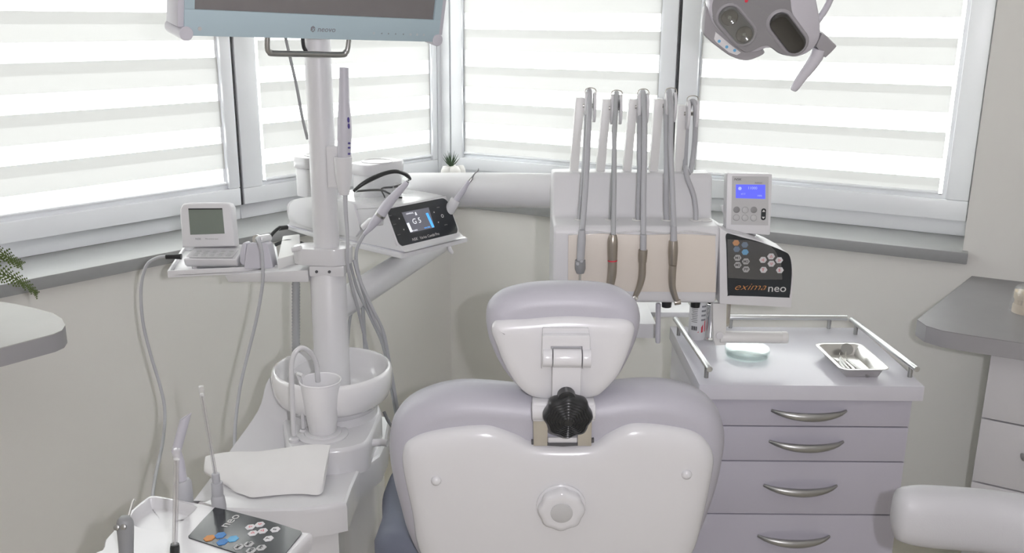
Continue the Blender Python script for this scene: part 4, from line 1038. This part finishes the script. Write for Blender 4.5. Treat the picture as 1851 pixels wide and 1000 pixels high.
# front panel, tilted back
FVP = frame(vp(0, .0185, ZV + .052), FV.col[0].xyz, vp(0, .040, ZV + .094) - vp(0, -.002, ZV + .012))
def fv(x, y): return onF(640 + x / 5.0, 280 + y / 5.0, FVP)
S().pillow(rrect(.222, .110, .022, 6), [(0, -.006), (0, -.001), (.002, .0012), (.004, .0016)], FVP).build('panel_surround', 'white_gloss', ubody, ang=50)
pnl = S().prism(rrect(.213, .101, .018, 6), .0, .0022, FVP).build('touch_panel', 'panel_black', us)
sq = [fv(425, 525), fv(668, 478), fv(722, 660), fv(505, 708)]
scr = S().prism(sq, .0022, .0027, FVP).build('display', 'screen_grey', us, smooth=False)
def tv(s_, x, y, size, m, par, **k):
    q_ = fv(x, y); return text(s_, size, FVP @ Matrix.Translation((*q_, .0029)), m, par, depth=.00012, **k)
tv('G 5', 560, 602, .020, 'glow_white', scr, xscale=1.0)
tv('GENERAL', 497, 533, .0055, 'glow_white', scr, xscale=1.1); tv('POWER', 545, 687, .0048, 'glow_white', scr, xscale=1.1); tv('WATER', 655, 660, .0050, 'glow_blue', scr, xscale=1.2)
q_ = fv(552, 535); S().prism([(-.003, -.004), (.003, -.004), (.0015, .004), (-.0015, .004)], .0027, .0030, FVP @ Matrix.Translation((*q_, 0))).build('icon', 'glow_white', scr, smooth=False)
def bars(a, b, n, w, m):
    for k in range(n):
        t = k / (n - 1); x, y = fv(a[0] + (b[0] - a[0]) * t, a[1] + (b[1] - a[1]) * t)
        S().box(x - w, x + w, y - .0026, y + .0026, .0027, .0031, FVP).build('level_bar', m, scr, smooth=False)
bars((482, 628), (510, 692), 5, .0040, 'glow_white'); bars((655, 538), (706, 650), 8, .0040, 'glow_blue')
q_ = fv(545, 766); text('NSK', .0105, FVP @ Matrix.Translation((*q_, .0024)), 'print_light', pnl, depth=.00012, shear=.15)
q_ = fv(678, 735); text('Varios Combi Pro', .0105, FVP @ Matrix.Translation((*q_, .0024)), 'print_light', pnl, depth=.00012, xscale=.9)
for x, y, k in ((403, 580, 1), (445, 678, 3), (320, 615, 3), (718, 522, 1), (757, 612, 3), (325, 553, 0), (362, 632, 0), (400, 725, 2), (755, 478, 0), (825, 635, 2)):
    q_ = fv(x, y)
    if k in (1, 3):
        S().add([FVP @ Vector((q_[0] + .0026 * math.cos(math.radians(90 * k + 120 * j)), q_[1] + .0026 * math.sin(math.radians(90 * k + 120 * j)), .0025)) for j in range(3)], [(0, 1, 2)]).build('touch_mark', 'print_light', pnl, smooth=False)
    else:
        text({0: 'PERIO', 2: 'ENDO'}[k], .0036, FVP @ Matrix.Translation((*q_, .0024)), 'print_dim', pnl, 'touch_mark', depth=.0001)
q_ = fv(793, 555); S().lathe([(.0045, 0), (.0045, .0003), (.003, .0003), (.003, 0)], FVP @ Matrix.Translation((*q_, .0022)), 20, caps=(False, False)).build('power_mark', 'print_light', pnl)
# tanks
for (x, y), w, d, h in (((.012, .20), .140, .075, .102), ((-.045, .375), .125, .075, .108)):
    M = FV @ Matrix.Translation((x, y, ZV + .085))
    tk = S().prism(rrect(w * .92, d * .92, .018, 5), 0, h * .72, M).build('tank', 'white_satin', us, bevel=.003)
    S().prism(rrect(w, d, .020, 5), h * .72, h, M).build('tank_cap', 'white_gloss', us, bevel=.003)
    S().lathe([(w * .30, h), (w * .30, h + .0015), (w * .28, h + .002), (w * .27, h + .0005)], M, 32).build('cap_ring', 'white_gloss', tk)
# scaler handpieces in their holders
zs = lambda x, y: (640 + x / 5.0, 280 + y / 5.0)
lh = thing('scaler_handpiece', 'thick white scaler handpiece leaning across the black touch panel', 'handpiece', aty(655, 412, 2.20))
yy = 2.19
S().tube([aty(*zs(238, 545), yy), aty(*zs(300, 450), yy), aty(*zs(390, 345), yy), aty(*zs(465, 265), yy), aty(*zs(482, 246), yy)], [.0128, .0120, .0095, .0068, .0052], 20, sm=4).build('grip', 'lavender_grey', lh, ang=60)
S().tube([aty(*zs(244, 535), yy), aty(*zs(230, 555), yy)], .0132, 20).build('ring', 'handle_metal', lh)
S().tube([aty(*zs(232, 552), yy), aty(*zs(190, 600), yy), aty(*zs(150, 655), yy), aty(*zs(95, 715), yy)], [.0126, .0110, .0078, .0048], 18, sm=4).build('tail', 'lavender_grey', lh, ang=60)
S().tube([aty(*zs(482, 246), yy), aty(*zs(488, 240), yy)], .004, 12).build('tip_socket', 'dark_grey', lh)
S().tube(px_path([(659, 423, yy), (649, 440, 2.185), (644, 458, 2.18), (646, 485, 2.18), (658, 530, 2.19), (675, 575, 2.2), (692, 615, 2.23), (704, 665, 2.25), (716, 730, 2.27), (724, 770, 2.28)]), .0042, 10, sm=5).build('cord', 'hose_grey', lh, ang=70)
a_, b_ = aty(*zs(80, 660), 2.205), aty(*zs(210, 560), 2.205)
S().tube([a_, a_.lerp(b_, .5), b_ + Vector((.012, .0, -.008))], [.012, .016, .017], 16, flat=.7).build('left_holder', 'white_gloss', us, ang=60)
yy = 2.42
rh = thing('scaler_handpiece', 'slim scaler handpiece with hooked steel tip pointing up over the swing arm', 'handpiece', aty(812, 378, yy))
S().tube([aty(812, 380, yy), aty(824, 362, yy), aty(837, 345, yy), aty(849, 327, yy)], [.0080, .0078, .0072, .0060], 18, sm=3).build('grip', 'lavender_grey', rh, ang=60)
S().tube([aty(849, 328, yy), aty(853, 322, yy)], [.0062, .0045], 16).build('collar', 'handle_metal', rh)
S().tube([aty(852, 323, yy), aty(858, 314, yy), aty(864, 309, yy), aty(865, 304, yy)], [.0030, .0016, .0016, .0006], 10, sm=3).build('hook_tip', 'hose_dark', rh)
S().tube([aty(803, 396, yy), aty(812, 380, yy), aty(824, 361, yy)], [.013, .015, .0135], 18).build('right_holder', 'white_gloss', us, bevel=.002)

# safety glasses on top of the unit
yy = 2.40
gl = thing('safety_glasses', 'clear safety glasses with black brow and arms, resting on the ultrasonic unit', 'glasses', aty(700, 362, yy))
brow = [(639, 346, 2.34), (655, 333, 2.345), (675, 322, 2.36), (697, 313, 2.39), (716, 310, 2.41), (730, 314, 2.43), (738, 319, 2.44), (742, 324, 2.45)]
bp_ = px_path(brow)
S().tube(bp_, [.003, .0042, .0048, .0042, .0042, .0042, .0046, .003], 10, sm=4, flat=1.3).build('brow_bar', 'black_plastic', gl, ang=60)
lo_ = px_path([(652, 362, 2.32), (662, 366, 2.32), (680, 366, 2.33), (697, 361, 2.36), (712, 352, 2.40), (728, 360, 2.40), (742, 356, 2.42), (748, 350, 2.44)])
tp2 = [Vector(p) for p in smooth_loop([tuple(v) for v in bp_], 4, False)]; bt2 = [Vector(p) for p in smooth_loop([tuple(v) for v in lo_], 4, False)]
n = len(tp2); V = []
for j in range(7):
    t = j / 6
    V += [tp2[k].lerp(bt2[k], t) + Vector((0, -.010 * math.sin(math.pi * t), 0)) for k in range(n)]
q = S().add(V, [(j * n + k, j * n + k + 1, (j + 1) * n + k + 1, (j + 1) * n + k) for j in range(6) for k in range(n - 1)])
q.build('lens', 'clear_lens', gl, ang=80)
S().tube(px_path([(643, 346, 2.34), (668, 344, 2.36), (690, 344, 2.38), (704, 350, 2.39), (716, 356, 2.39), (727, 358, 2.39)]), [.0028, .003, .0028, .0024, .0022, .003], 8, sm=4).build('arm', 'black_plastic', gl, ang=60)
S().tube(px_path([(740, 325, 2.45), (728, 333, 2.45), (712, 338, 2.44), (690, 341, 2.42), (695, 355, 2.40), (696, 361, 2.39)]), [.003, .003, .003, .0022, .002, .003], 8, sm=4).build('arm', 'black_plastic', gl, ang=60)
S().tube(px_path([(710, 345, 2.38), (712, 334, 2.37), (717, 331, 2.37), (721, 336, 2.37), (723, 348, 2.38)]), .0018, 8, sm=4).build('nose_bridge', 'clear_film', gl)

# black leads behind the pole
bc = thing('power_lead', 'black power lead plugged into the back of the ultrasonic unit', 'cable', aty(510, 412, 2.36))
S().tube(px_path([(519, 411, 2.40), (504, 413, 2.38)]), .0065, 10).build('plug', 'black_plastic', bc, bevel=.001)
S().tube(px_path([(506, 411, 2.38), (497, 418, 2.36), (489, 428, 2.35), (484, 444, 2.34)]), .0045, 10, sm=5).build('cord', 'black_plastic', bc, ang=70)
tag(S().tube(px_path([(497, 443, 2.35), (510, 438, 2.36), (525, 436, 2.37), (545, 440, 2.38), (560, 446, 2.39)]), .0048, 10, sm=5).build('power_lead', 'black_plastic', origin=aty(525, 440, 2.37), ang=70), 'short black lead looping over the white clamp collar', 'cable')

# ------------------------------------------------------------------ things on the left tray
zap = lambda x, y: (310 + x / 5.557, 350 + y / 5.557)
FAp = Matrix.Translation((-.735, 2.262, 1.05)) @ Matrix.Rotation(math.pi / 2 - math.radians(10), 4, 'X')
ap = thing('apex_locator', 'small grey box with greenish display and film-covered keys on the side tray', 'measuring device', (-.735, 2.25, ZT))
hq = [onF(*zap(*p), FAp) for p in ((108, 545), (95, 350), (82, 200), (88, 140), (115, 105), (160, 95), (340, 92), (540, 92), (580, 105), (602, 145), (622, 350), (640, 530))]
hs_ = S().pillow(ccw(hq), [(0, -.035), (0, -.004), (.002, -.001), (.005, 0)], FAp).build('screen_housing', 'pale_grey', ap, ang=40)
S().prism([onF(*zap(*p), FAp) for p in ((170, 150), (510, 147), (534, 402), (190, 414))], 0, .0009, FAp).build('display', 'lcd_grey', ap, smooth=False)
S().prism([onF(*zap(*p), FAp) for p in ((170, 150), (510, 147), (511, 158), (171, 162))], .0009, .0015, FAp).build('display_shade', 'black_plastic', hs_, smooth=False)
x, y = onF(*zap(270, 457), FAp); text('NSK', .0065, FAp @ Matrix.Translation((x, y, .0003)), 'print_grey', hs_, depth=.0001, xscale=1.2)
x, y = onF(*zap(405, 455), FAp); text('iPex precise apex', .0042, FAp @ Matrix.Translation((x, y, .0003)), 'print_dim', hs_, depth=.0001, xscale=1.1)
fl, fr_ = aty(*zap(112, 660), 2.195), aty(*zap(648, 648), 2.195)
zt_ = (fl.z + fr_.z) / 2
FBs = frame((fl.x, 0, 0), (0, 1, 0), (0, 0, 1))
S().prism([(2.197, zt_ - .002), (2.205, ZT + .012), (2.214, ZT + .006), (2.29, ZT + .006), (2.30, ZT + .02), (2.30, zt_ + .012), (2.262, zt_ + .006)], 0, fr_.x - fl.x, FBs).build('base', 'pale_grey', ap, bevel=.007, seg=3)
kb = frame(((fl.x + fr_.x) / 2, 2.228, zt_ + .0032), (1, 0, 0), (0, 2.262 - 2.197, .008))
kp_ = S().box(-.052, .052, -.024, .026, 0, .0012, kb).build('keypad', 'white_satin', ap)
for i in range(3):
    for j in range(5):
        S().pillow(rrect(.012, .008, .003, 3, -.040 + .020 * j, -.013 + .014 * i), [(0, .0012), (0, .0022), (.001, .0026)], kb).build('key', 'button_grey', kp_)
S().box(-.057, .057, -.029, .030, .004, .0042, kb).build('key_film', 'clear_film', ap)
for x in (fl.x + .018, fr_.x - .018):
    for y in (2.222, 2.285):
        S().cyl((x, y, ZT), (x, y, ZT + .008), .0065, 14).build('foot', 'button_white', ap)
pa, pb = aty(328, 464, 2.23), aty(300, 464, 2.23)
S().tube([pa, pa.lerp(pb, .5), pb], [.0075, .0062, .0066], 12).build('plug', 'black_plastic', ap, bevel=.001)
S().tube(px_path([(302, 464, 2.23), (285, 466, 2.23), (265, 480, 2.23), (255, 520, 2.22), (258, 580, 2.2), (272, 640, 2.18), (290, 700, 2.15), (298, 745, 2.12), (294, 800, 2.05), (283, 850, 1.95), (276, 895, 1.85), (274, 930, 1.80)]), .0040, 10, sm=5).build('cord', 'hose_grey', ap, ang=70)

cr = thing('handpiece_cradle', 'small grey wedge stand holding the end of a corded handpiece', 'stand', (-.625, 2.22, ZT))
FCr = upright((-.63, 2.20, 1.03), 0, 8)
cq = [onF(*zap(*p), FCr) for p in ((735, 755), (728, 735), (750, 560), (762, 510), (775, 500), (945, 498), (965, 510), (1015, 720), (1018, 745), (1000, 755))]
S().prism(cq, -.05, 0, FCr).build('wedge_body', 'lavender_grey', cr, bevel=.006, seg=3)
S().prism([onF(*zap(*p), FCr) for p in ((690, 720), (668, 690), (672, 600), (690, 515), (715, 492), (742, 510), (730, 620), (735, 735))], -.055, -.012, FCr).build('side_fin', 'lavender_grey', cr, bevel=.004)
c = onF(*zap(868, 468), FCr)
FRg = FCr @ Matrix.Translation((c[0], c[1], -.012))
pr_ = S().lathe([(.0105, -.05), (.0105, -.004), (.0095, .004), (.0075, .005), (.006, -.002), (.0005, -.003)], FRg @ Matrix.Rotation(math.radians(-10), 4, 'Y'), 24).build('handpiece_end', 'white_gloss', cr, ang=50)
S().lathe([(.0115, -.006), (.0118, -.002), (.0112, .002)], FRg @ Matrix.Translation((-.008, 0, -.008)), 24).build('end_ring', 'chrome', cr)
cpt = FRg @ Vector((.001, -.001, .004))
S().tube([cpt - Vector((0, -.012, 0)), cpt] + px_path([(466, 432, 2.165), (473, 452, 2.15), (475.5, 490, 2.14), (473, 525, 2.14), (463, 580, 2.13), (448, 640, 2.12), (435, 695, 2.10), (427, 750, 2.05), (424, 800, 1.99), (426, 840, 1.95)]), [.0048, .0048, .0046, .0042, .004, .004, .004, .004, .004, .004, .004, .004], 10, sm=5).build('cord', 'hose_grey', cr, ang=70)

# ------------------------------------------------------------------ succulent on the sill
sp_ = Vector((-.235, 3.56, SILL_Z))
suc = thing('potted_succulent', 'tiny spiky green succulent in white pebble pot in the window corner', 'plant', sp_)
zc = aty(808, 300, sp_.y).z
for dx, dy, r in ((-.018, -.01, .024), (.012, -.012, .026), (.034, .01, .021), (0.0, .022, .024)):
    M = Matrix.Translation((sp_.x + dx, sp_.y + dy, 0))
    hh = zc - SILL_Z
    S().lathe([(r * .6, SILL_Z), (r * .95, SILL_Z + hh * .25), (r, SILL_Z + hh * .6), (r * .9, SILL_Z + hh * .85), (r * .6, SILL_Z + hh), (.0005, SILL_Z + hh * 1.02)], M, 20).build('pebble_lobe', 'pot_white', suc, ang=80)
for k in range(16):
    a = k * 2.4; ti = .25 + .75 * (k / 16); L_ = .058 - .012 * (k / 16)
    d = Vector((math.cos(a) * math.sin(ti), math.sin(a) * math.sin(ti), math.cos(ti)))
    b0 = Vector((sp_.x - .002, sp_.y, zc - .004))
    S().tube([b0, b0 + d * L_ * .5, b0 + d * L_ + Vector((0, 0, .006))], [.0042, .0040, .0004], 6, flat=.5).build('leaf', 'leaf_green', suc)

# ------------------------------------------------------------------ operating lamp
FLp = Matrix.Translation((.44, 1.80, 1.60)) @ Matrix.Rotation(math.pi / 2 + math.radians(16), 4, 'X')
def zl_(x, y): return onF(1260 + x / 5.557, y / 5.557, FLp)
lmp = thing('operating_lamp', 'lavender grey two-lobed operating lamp with dark oval lenses and grip handle', 'lamp', (.44, 1.84, 1.62))
rim = [(120, 0), (112, 90), (145, 225), (225, 335), (330, 435), (430, 510), (520, 545), (610, 535), (700, 505), (770, 505), (850, 550), (945, 588), (1040, 582), (1130, 540), (1205, 470), (1248, 380), (1255, 250), (1232, 100), (1212, 0), (1170, -130), (1000, -260), (700, -310), (400, -270), (200, -150)]
fac = [(165, 0), (152, 100), (182, 220), (262, 330), (372, 440), (470, 512), (545, 512), (630, 470), (700, 455), (760, 480), (830, 530), (940, 558), (1015, 540), (1062, 465), (1072, 370), (1030, 270), (970, 165), (945, 90), (935, 0), (900, -110), (700, -220), (400, -200), (220, -110)]
rim, fac = (ccw(smooth_loop([zl_(*p) for p in q_], 4)) for q_ in (rim, fac))
S().pillow(rim, [(.03, -.075), (.012, -.065), (.003, -.045), (0, -.020), (.002, -.006), (.006, .001)], FLp, soft=200).build('head_rim', 'lamp_rim', lmp, ang=70)
S().pillow(fac, [(-.002, -.002), (0, .002), (.002, .0026), (.004, .0026)], FLp).build('head_face', 'lamp_face', lmp, ang=40)
def stadium(a, b, r, n=10):
    a, b = Vector(a), Vector(b); t = math.atan2(b.y - a.y, b.x - a.x)
    return [(b.x + r * math.cos(t - math.pi / 2 + math.pi * k / n), b.y + r * math.sin(t - math.pi / 2 + math.pi * k / n)) for k in range(n + 1)] + [(a.x + r * math.cos(t + math.pi / 2 + math.pi * k / n), a.y + r * math.sin(t + math.pi / 2 + math.pi * k / n)) for k in range(n + 1)]
unit_px = 1 / 5.557 / FPX * 1.87
for j, (a, b, r, ro) in enumerate((((320, 165), (465, 335), 100, 128), ((830, 225), (980, 425), 96, 132))):
    A, B = zl_(*a), zl_(*b); r *= unit_px; ro *= unit_px
    bzl = S().pillow(stadium(A, B, ro), [(0, .002), (.0008, .0035), (ro - r - .002, .0055), (ro - r, .0045), (ro - r + .0005, .003)], FLp, caps=(True, False)).build('lens_bezel', 'lamp_cowl', lmp, ang=45)
    S().prism(stadium(A, B, r), .0026, .0032, FLp).build('lens_recess', 'panel_black' if j else 'dark_grey', lmp, smooth=False)
    if j == 0:
        for P_ in (A, B):
            S().lathe([(.0005, .0034), (.006, .0040), (.0115, .0058), (.0145, .0075), (.0155, .0075)], FLp @ Matrix.Translation((P_[0], P_[1], 0)), 24, caps=(True, False)).build('reflector', 'reflector_metal', bzl, ang=60)
            S().lathe([(.004, .0040), (.004, .009), (.002, .0105), (.0003, .0108)], FLp @ Matrix.Translation((P_[0], P_[1], 0)), 14).build('led_dome', 'clear_lens', bzl, ang=60)
    S().pillow(stadium(A, B, r), [(0, .0072), (.002, .0085), (.006, .0092)], FLp).build('lens_cover', 'smoke_lens' if j else 'clear_lens', lmp, ang=60)
cw = [(105, 100), (80, 190), (70, 330), (105, 405), (300, 560), (400, 612), (500, 640), (590, 622), (700, 560), (620, 480), (400, 380), (220, 200), (170, 80)]
S().pillow(ccw(smooth_loop([zl_(*p) for p in cw], 4)), [(.004, -.045), (0, -.038), (0, -.018), (.003, -.012)], FLp).build('rear_cowl', 'lamp_cowl', lmp, ang=60)
ts = S().prism([zl_(*p) for p in ((195, 335), (180, 410), (200, 440), (330, 545), (410, 572), (455, 545), (330, 450), (250, 380))], -.013, -.0095, FLp).build('touch_strip', 'button_white', lmp, bevel=.001)
for x, y in ((232, 430), (308, 487), (388, 522)):
    c = zl_(x, y); S().prism(hexagon(.0032, 1, 20), -.0095, -.0091, FLp @ Matrix.Translation((*c, 0))).build('touch_icon', 'print_sky', ts, smooth=False)
c = zl_(585, 75); ang_ = dirang(zl_(520, 25), zl_(650, 130))
text('COMPLET', .0125, FLp @ Matrix.Translation((*c, .0028)) @ Matrix.Rotation(math.radians(ang_), 4, 'Z'), 'print_dim', lmp, depth=.0001)
c = zl_(492, 4); S().prism(hexagon(.0035), .0026, .0031, FLp @ Matrix.Translation((*c, 0))).build('emblem', 'print_red', lmp, smooth=False)
S().prism([zl_(*p) for p in ((1205, 480), (1265, 350), (1325, 385), (1420, 480), (1360, 545), (1300, 600))], -.040, -.008, FLp).build('handle_joint', 'lamp_cowl', lmp, bevel=.003)
hg = [((1262, 520), .0135), ((1225, 610), .0130), ((1160, 710), .0115), ((1090, 800), .0100), ((1030, 885), .0088), ((1003, 925), .0078), ((992, 945), .0055)]
S().tube([FLp @ Vector((*zl_(*p), -.020)) for p, r in hg], [r for p, r in hg], 18, sm=3).build('grip_handle', 'lamp_rim', lmp, ang=60)
S().tube([FLp @ Vector((*zl_(*p), -.045)) for p in ((1240, 330), (1300, 250), (1380, 120), (1425, 0), (1430, -150), (1350, -300), (1150, -420))], .0062, 14, sm=5).build('yoke_bar', 'lamp_rim', lmp, ang=60)
c = FLp @ Vector((*zl_(700, -300), -.06))
S().tube([c, (c.x + .02, c.y + .02, c.z + .14), (c.x + .05, c.y + .2, c.z + .45), (c.x + .05, c.y + .22, CEIL)], [.02, .018, .018, .02], 16, sm=4).build('support_arm', 'white_satin', lmp, ang=60)
S().tube([FLp @ Vector((*zl_(1150, -420), -.045)), c + Vector((.01, .01, .07))], .0062, 14).build('yoke_bar', 'lamp_rim', lmp)

# ------------------------------------------------------------------ right worktop, its drawers and the jaw model
ZW = .877
wp = [(1.33, 2.627), (1.02, 2.24), (1.022, 2.19), (1.045, 2.155), (1.085, 2.128), (1.19, 2.07), (1.75, 1.765), (2.05, 2.30)]
def on_wall(x, y):
    q_ = FR.inverted() @ Vector((x, y, 0)); q_ = FR @ Vector((q_.x, WALL_Y - .002, 0)); return (q_.x, q_.y)
wp[0], wp[-1] = on_wall(1.345, 2.64), on_wall(2.05, 2.30)
wt = thing('worktop', 'dark grey laminate worktop with rounded corner beside the window wall', 'worktop', (1.3, 2.3, ZW - .04))
S().prism(wp, ZW - .002, ZW).build('top_surface', 'worktop_dark', wt, smooth=False)
S().prism(wp, ZW - .042, ZW - .002).build('edge_band', 'worktop_edge', wt, ang=30)
fx = FR.inverted() @ Vector((1.115, 2.15, 0))
WF = rotz(Vector((1.166, 2.142, 0)), AR - math.radians(3))     # front of the units below the worktop
bu = thing('base_unit', 'pale grey laminate base unit below the dark worktop', 'cabinet', (1.3, 2.25, 0))
S().box(.01, .60, .022, .42, .08, ZW - .043, WF).build('carcass', 'laminate_grey', bu, bevel=.001)
for z0, z1 in ((.655, .832), (.482, .651), (.09, .478)):
    d = S().box(.0, .298, .002, .021, z0, z1, WF).build('drawer_front', 'laminate_grey', bu, bevel=.0015)
    S().box(.302, .60, .002, .021, z0, z1, WF).build('drawer_front', 'laminate_grey', bu, bevel=.0015)
    S().tube([WF @ Vector((x, y, (z0 + z1) / 2 + .012)) for x, y in ((.100, .004), (.103, -.018), (.115, -.024), (.22, -.024), (.232, -.018), (.235, .004))], .005, 10, sm=3).build('bar_handle', 'handle_metal', d, ang=60)
S().box(.01, .60, .06, .40, 0, .08, WF).build('plinth', 'dark_grey', bu)
c = atz(1846, 565, ZW)
jm = thing('jaw_model', 'beige plaster jaw model wrapped in clear film on the dark worktop', 'dental model', (c.x + .01, c.y, ZW))
M = Matrix.Translation((c.x + .012, c.y, ZW))
def horseshoe(r0, r1, n=14):
    return [(r1 * math.cos(math.radians(160 + 220 * k / n)), r1 * math.sin(math.radians(160 + 220 * k / n))) for k in range(n + 1)] + [(r0 * math.cos(math.radians(380 - 220 * k / n)), r0 * math.sin(math.radians(380 - 220 * k / n))) for k in range(n + 1)]
S().pillow(horseshoe(.012, .034), [(0, 0), (0, .020), (.002, .024)], M).build('lower_arch', 'plaster', jm, ang=50)
S().pillow(horseshoe(.012, .034), [(.002, .036), (0, .040), (0, .058), (.003, .062)], M).build('upper_arch', 'plaster', jm, ang=50)
for k in range(12):
    a = math.radians(170 + 200 * k / 11)
    for z0, z1 in ((.022, .0305), (.0305, .039)):
        S().lathe([(.0040, z0), (.0048, (z0 + z1) / 2), (.0040, z1)], M @ Matrix.Translation((.028 * math.cos(a), .028 * math.sin(a), 0)), 8).build('tooth', 'plaster', jm, ang=60)
S().lathe([(.0395, .001), (.038, .02), (.0365, .05), (.030, .068), (.012, .072), (.0005, .071)], M, 24, lobes=(7, .03), caps=(False, True)).build('film_wrap', 'clear_film', jm, ang=50)

# ------------------------------------------------------------------ left worktop and fern
ZL = .92
lw = [tuple(atz(u, v, ZL)[:2]) for u, v in ((0, 545), (30, 550), (62, 557), (95, 566), (112, 576), (118, 588), (112, 597), (96, 604), (50, 616), (0, 629))]
lw += [(lw[-1][0] - .38, lw[-1][1] - .33), (lw[0][0] - .30, lw[0][1] - .28)]
w2 = thing('worktop', 'pale stone laminate worktop with a rounded end at the window side', 'worktop', (-1.25, 2.0, ZL - .04))
S().prism(lw, ZL - .002, ZL).build('top_surface', 'worktop_pale', w2, smooth=False)
S().prism(lw, ZL - .042, ZL - .002).build('edge_band', 'worktop_edge', w2, ang=30)
S().prism([(-1.42, 1.80), (-1.36, 1.74), (-1.32, 1.80), (-1.38, 1.86)], 0, ZL - .042).build('leg_panel', 'laminate_grey', w2, bevel=.002)
fern = thing('fern', 'green artificial fern reaching in at the edge above the pale worktop', 'plant', (-1.34, 2.03, ZL))
S().lathe([(.045, 0), (.06, .08), (.062, .085), (.056, .085), (.05, .06), (.001, .06)], Matrix.Translation((-1.34, 2.03, ZL)), 28).build('pot', 'pot_white', fern, ang=40)
def frond(pts, seed):
    rnd = random.Random(seed)
    q = S(); P_ = [Vector(p) for p in smooth_loop([tuple(v) for v in pts], 8, False)]
    q.tube(P_, [.0016] * len(P_), 5)
    n = len(P_)
    for k in range(2, n - 1):
        t = (P_[k + 1] - P_[k - 1]).normalized()
        for sgn in (-1, 1):
            up_ = (Vector((0, 0, 1)) - t * t.z).normalized() * sgn
            L_ = .042 * (1 - (k / n) ** 2 * .75) * rnd.uniform(.8, 1.1)
            d = (up_ * .75 + t * .75 + Vector((0, rnd.uniform(-.3, .3), 0))).normalized()
            w = d.cross(Vector((0, 1, 0))).normalized() * .004
            for m in range(4):
                a = P_[k] + d * L_ * m / 4; b = P_[k] + d * L_ * (m + 1) / 4
                q.add([a, a + (b - a) * .8 + w * (1.3 - m * .25) * 1.2, b, a + (b - a) * .8 - w * (1.3 - m * .25) * 1.2], [(0, 1, 2, 3)])
    q.build('frond', 'fern_green', fern, smooth=False)
b0 = Vector((-1.34, 2.03, ZL + .06))
for k, (e, h, s_) in enumerate((((38, 479, 1.98), 455, 1), ((68, 531, 1.97), 478, 2), ((-20, 430, 1.98), 430, 3), ((-60, 500, 1.9), 450, 4))):
    tip = aty(*e); mid = b0.lerp(tip, .5) + Vector((0, 0, .055 if k < 3 else .08)); q3 = b0.lerp(tip, .8) + Vector((0, 0, .040))
    frond([b0, b0.lerp(mid, .5) + Vector((0, 0, .04)), mid, q3, tip], s_)

# ------------------------------------------------------------------ operator stool at the lower right
sto = thing('operator_stool', 'pale grey stool with a fat curved arm bar at the lower corner', 'stool', (.98, 1.22, 0))
arc = [(.640, 1.402), (.70, 1.398), (.80, 1.385), (.90, 1.35), (1.0, 1.29), (1.08, 1.20), (1.12, 1.08)]
bar = S()
P_ = [Vector(p) for p in smooth_loop([(*p, 0) for p in arc], 5, False)]
R = []; n = len(P_)
for k, p in enumerate(P_):
    t = (P_[min(k + 1, n - 1)] - P_[max(k - 1, 0)]).normalized(); nr = Vector((-t.y, t.x, 0))
    e = min(1, (k / 6.0)) if k < 6 else 1
    e = math.sqrt(1 - (1 - e) ** 2) * .42 + .58 if k < 6 else (1 if k < n - 3 else .8)
    if k == 0: e = .35
    hh, ww, zc_ = .054 * e, .038 * e, .806 - .012 * (k / n)
    R.append([p + nr * (ww * math.cos(a)) + Vector((0, 0, zc_ + hh * (abs(math.sin(a)) ** .75) * (1 if math.sin(a) > 0 else -1))) for a in [2 * math.pi * j / 24 for j in range(24)]])
bar.rings(R).build('arm_bar', 'grey_vinyl', sto, ang=80)
S().tube([(1.02, 1.27, .77), (1.03, 1.26, .62), (.98, 1.22, .52)], .014, 12, sm=4).build('bar_support', 'chrome', sto)
S().lathe([(.15, .50), (.185, .51), (.195, .535), (.19, .565), (.17, .58), (.0005, .585)], Matrix.Translation((.93, 1.15, 0)), 40).build('seat_cushion', 'grey_vinyl', sto, ang=80)
S().cyl((.93, 1.15, .08), (.93, 1.15, .50), .025, 16).build('gas_column', 'chrome', sto)
for k in range(5):
    a = math.radians(72 * k + 20)
    S().tube([(.93, 1.15, .10), (.93 + .25 * math.cos(a), 1.15 + .25 * math.sin(a), .075)], [.02, .014], 12).build('base_leg', 'chrome', sto)
    S().cyl((.93 + .25 * math.cos(a) - .01, 1.15 + .25 * math.sin(a), .028), (.93 + .25 * math.cos(a) + .01, 1.15 + .25 * math.sin(a), .028), .028, 16).build('caster', 'dark_grey', sto, bevel=.002)
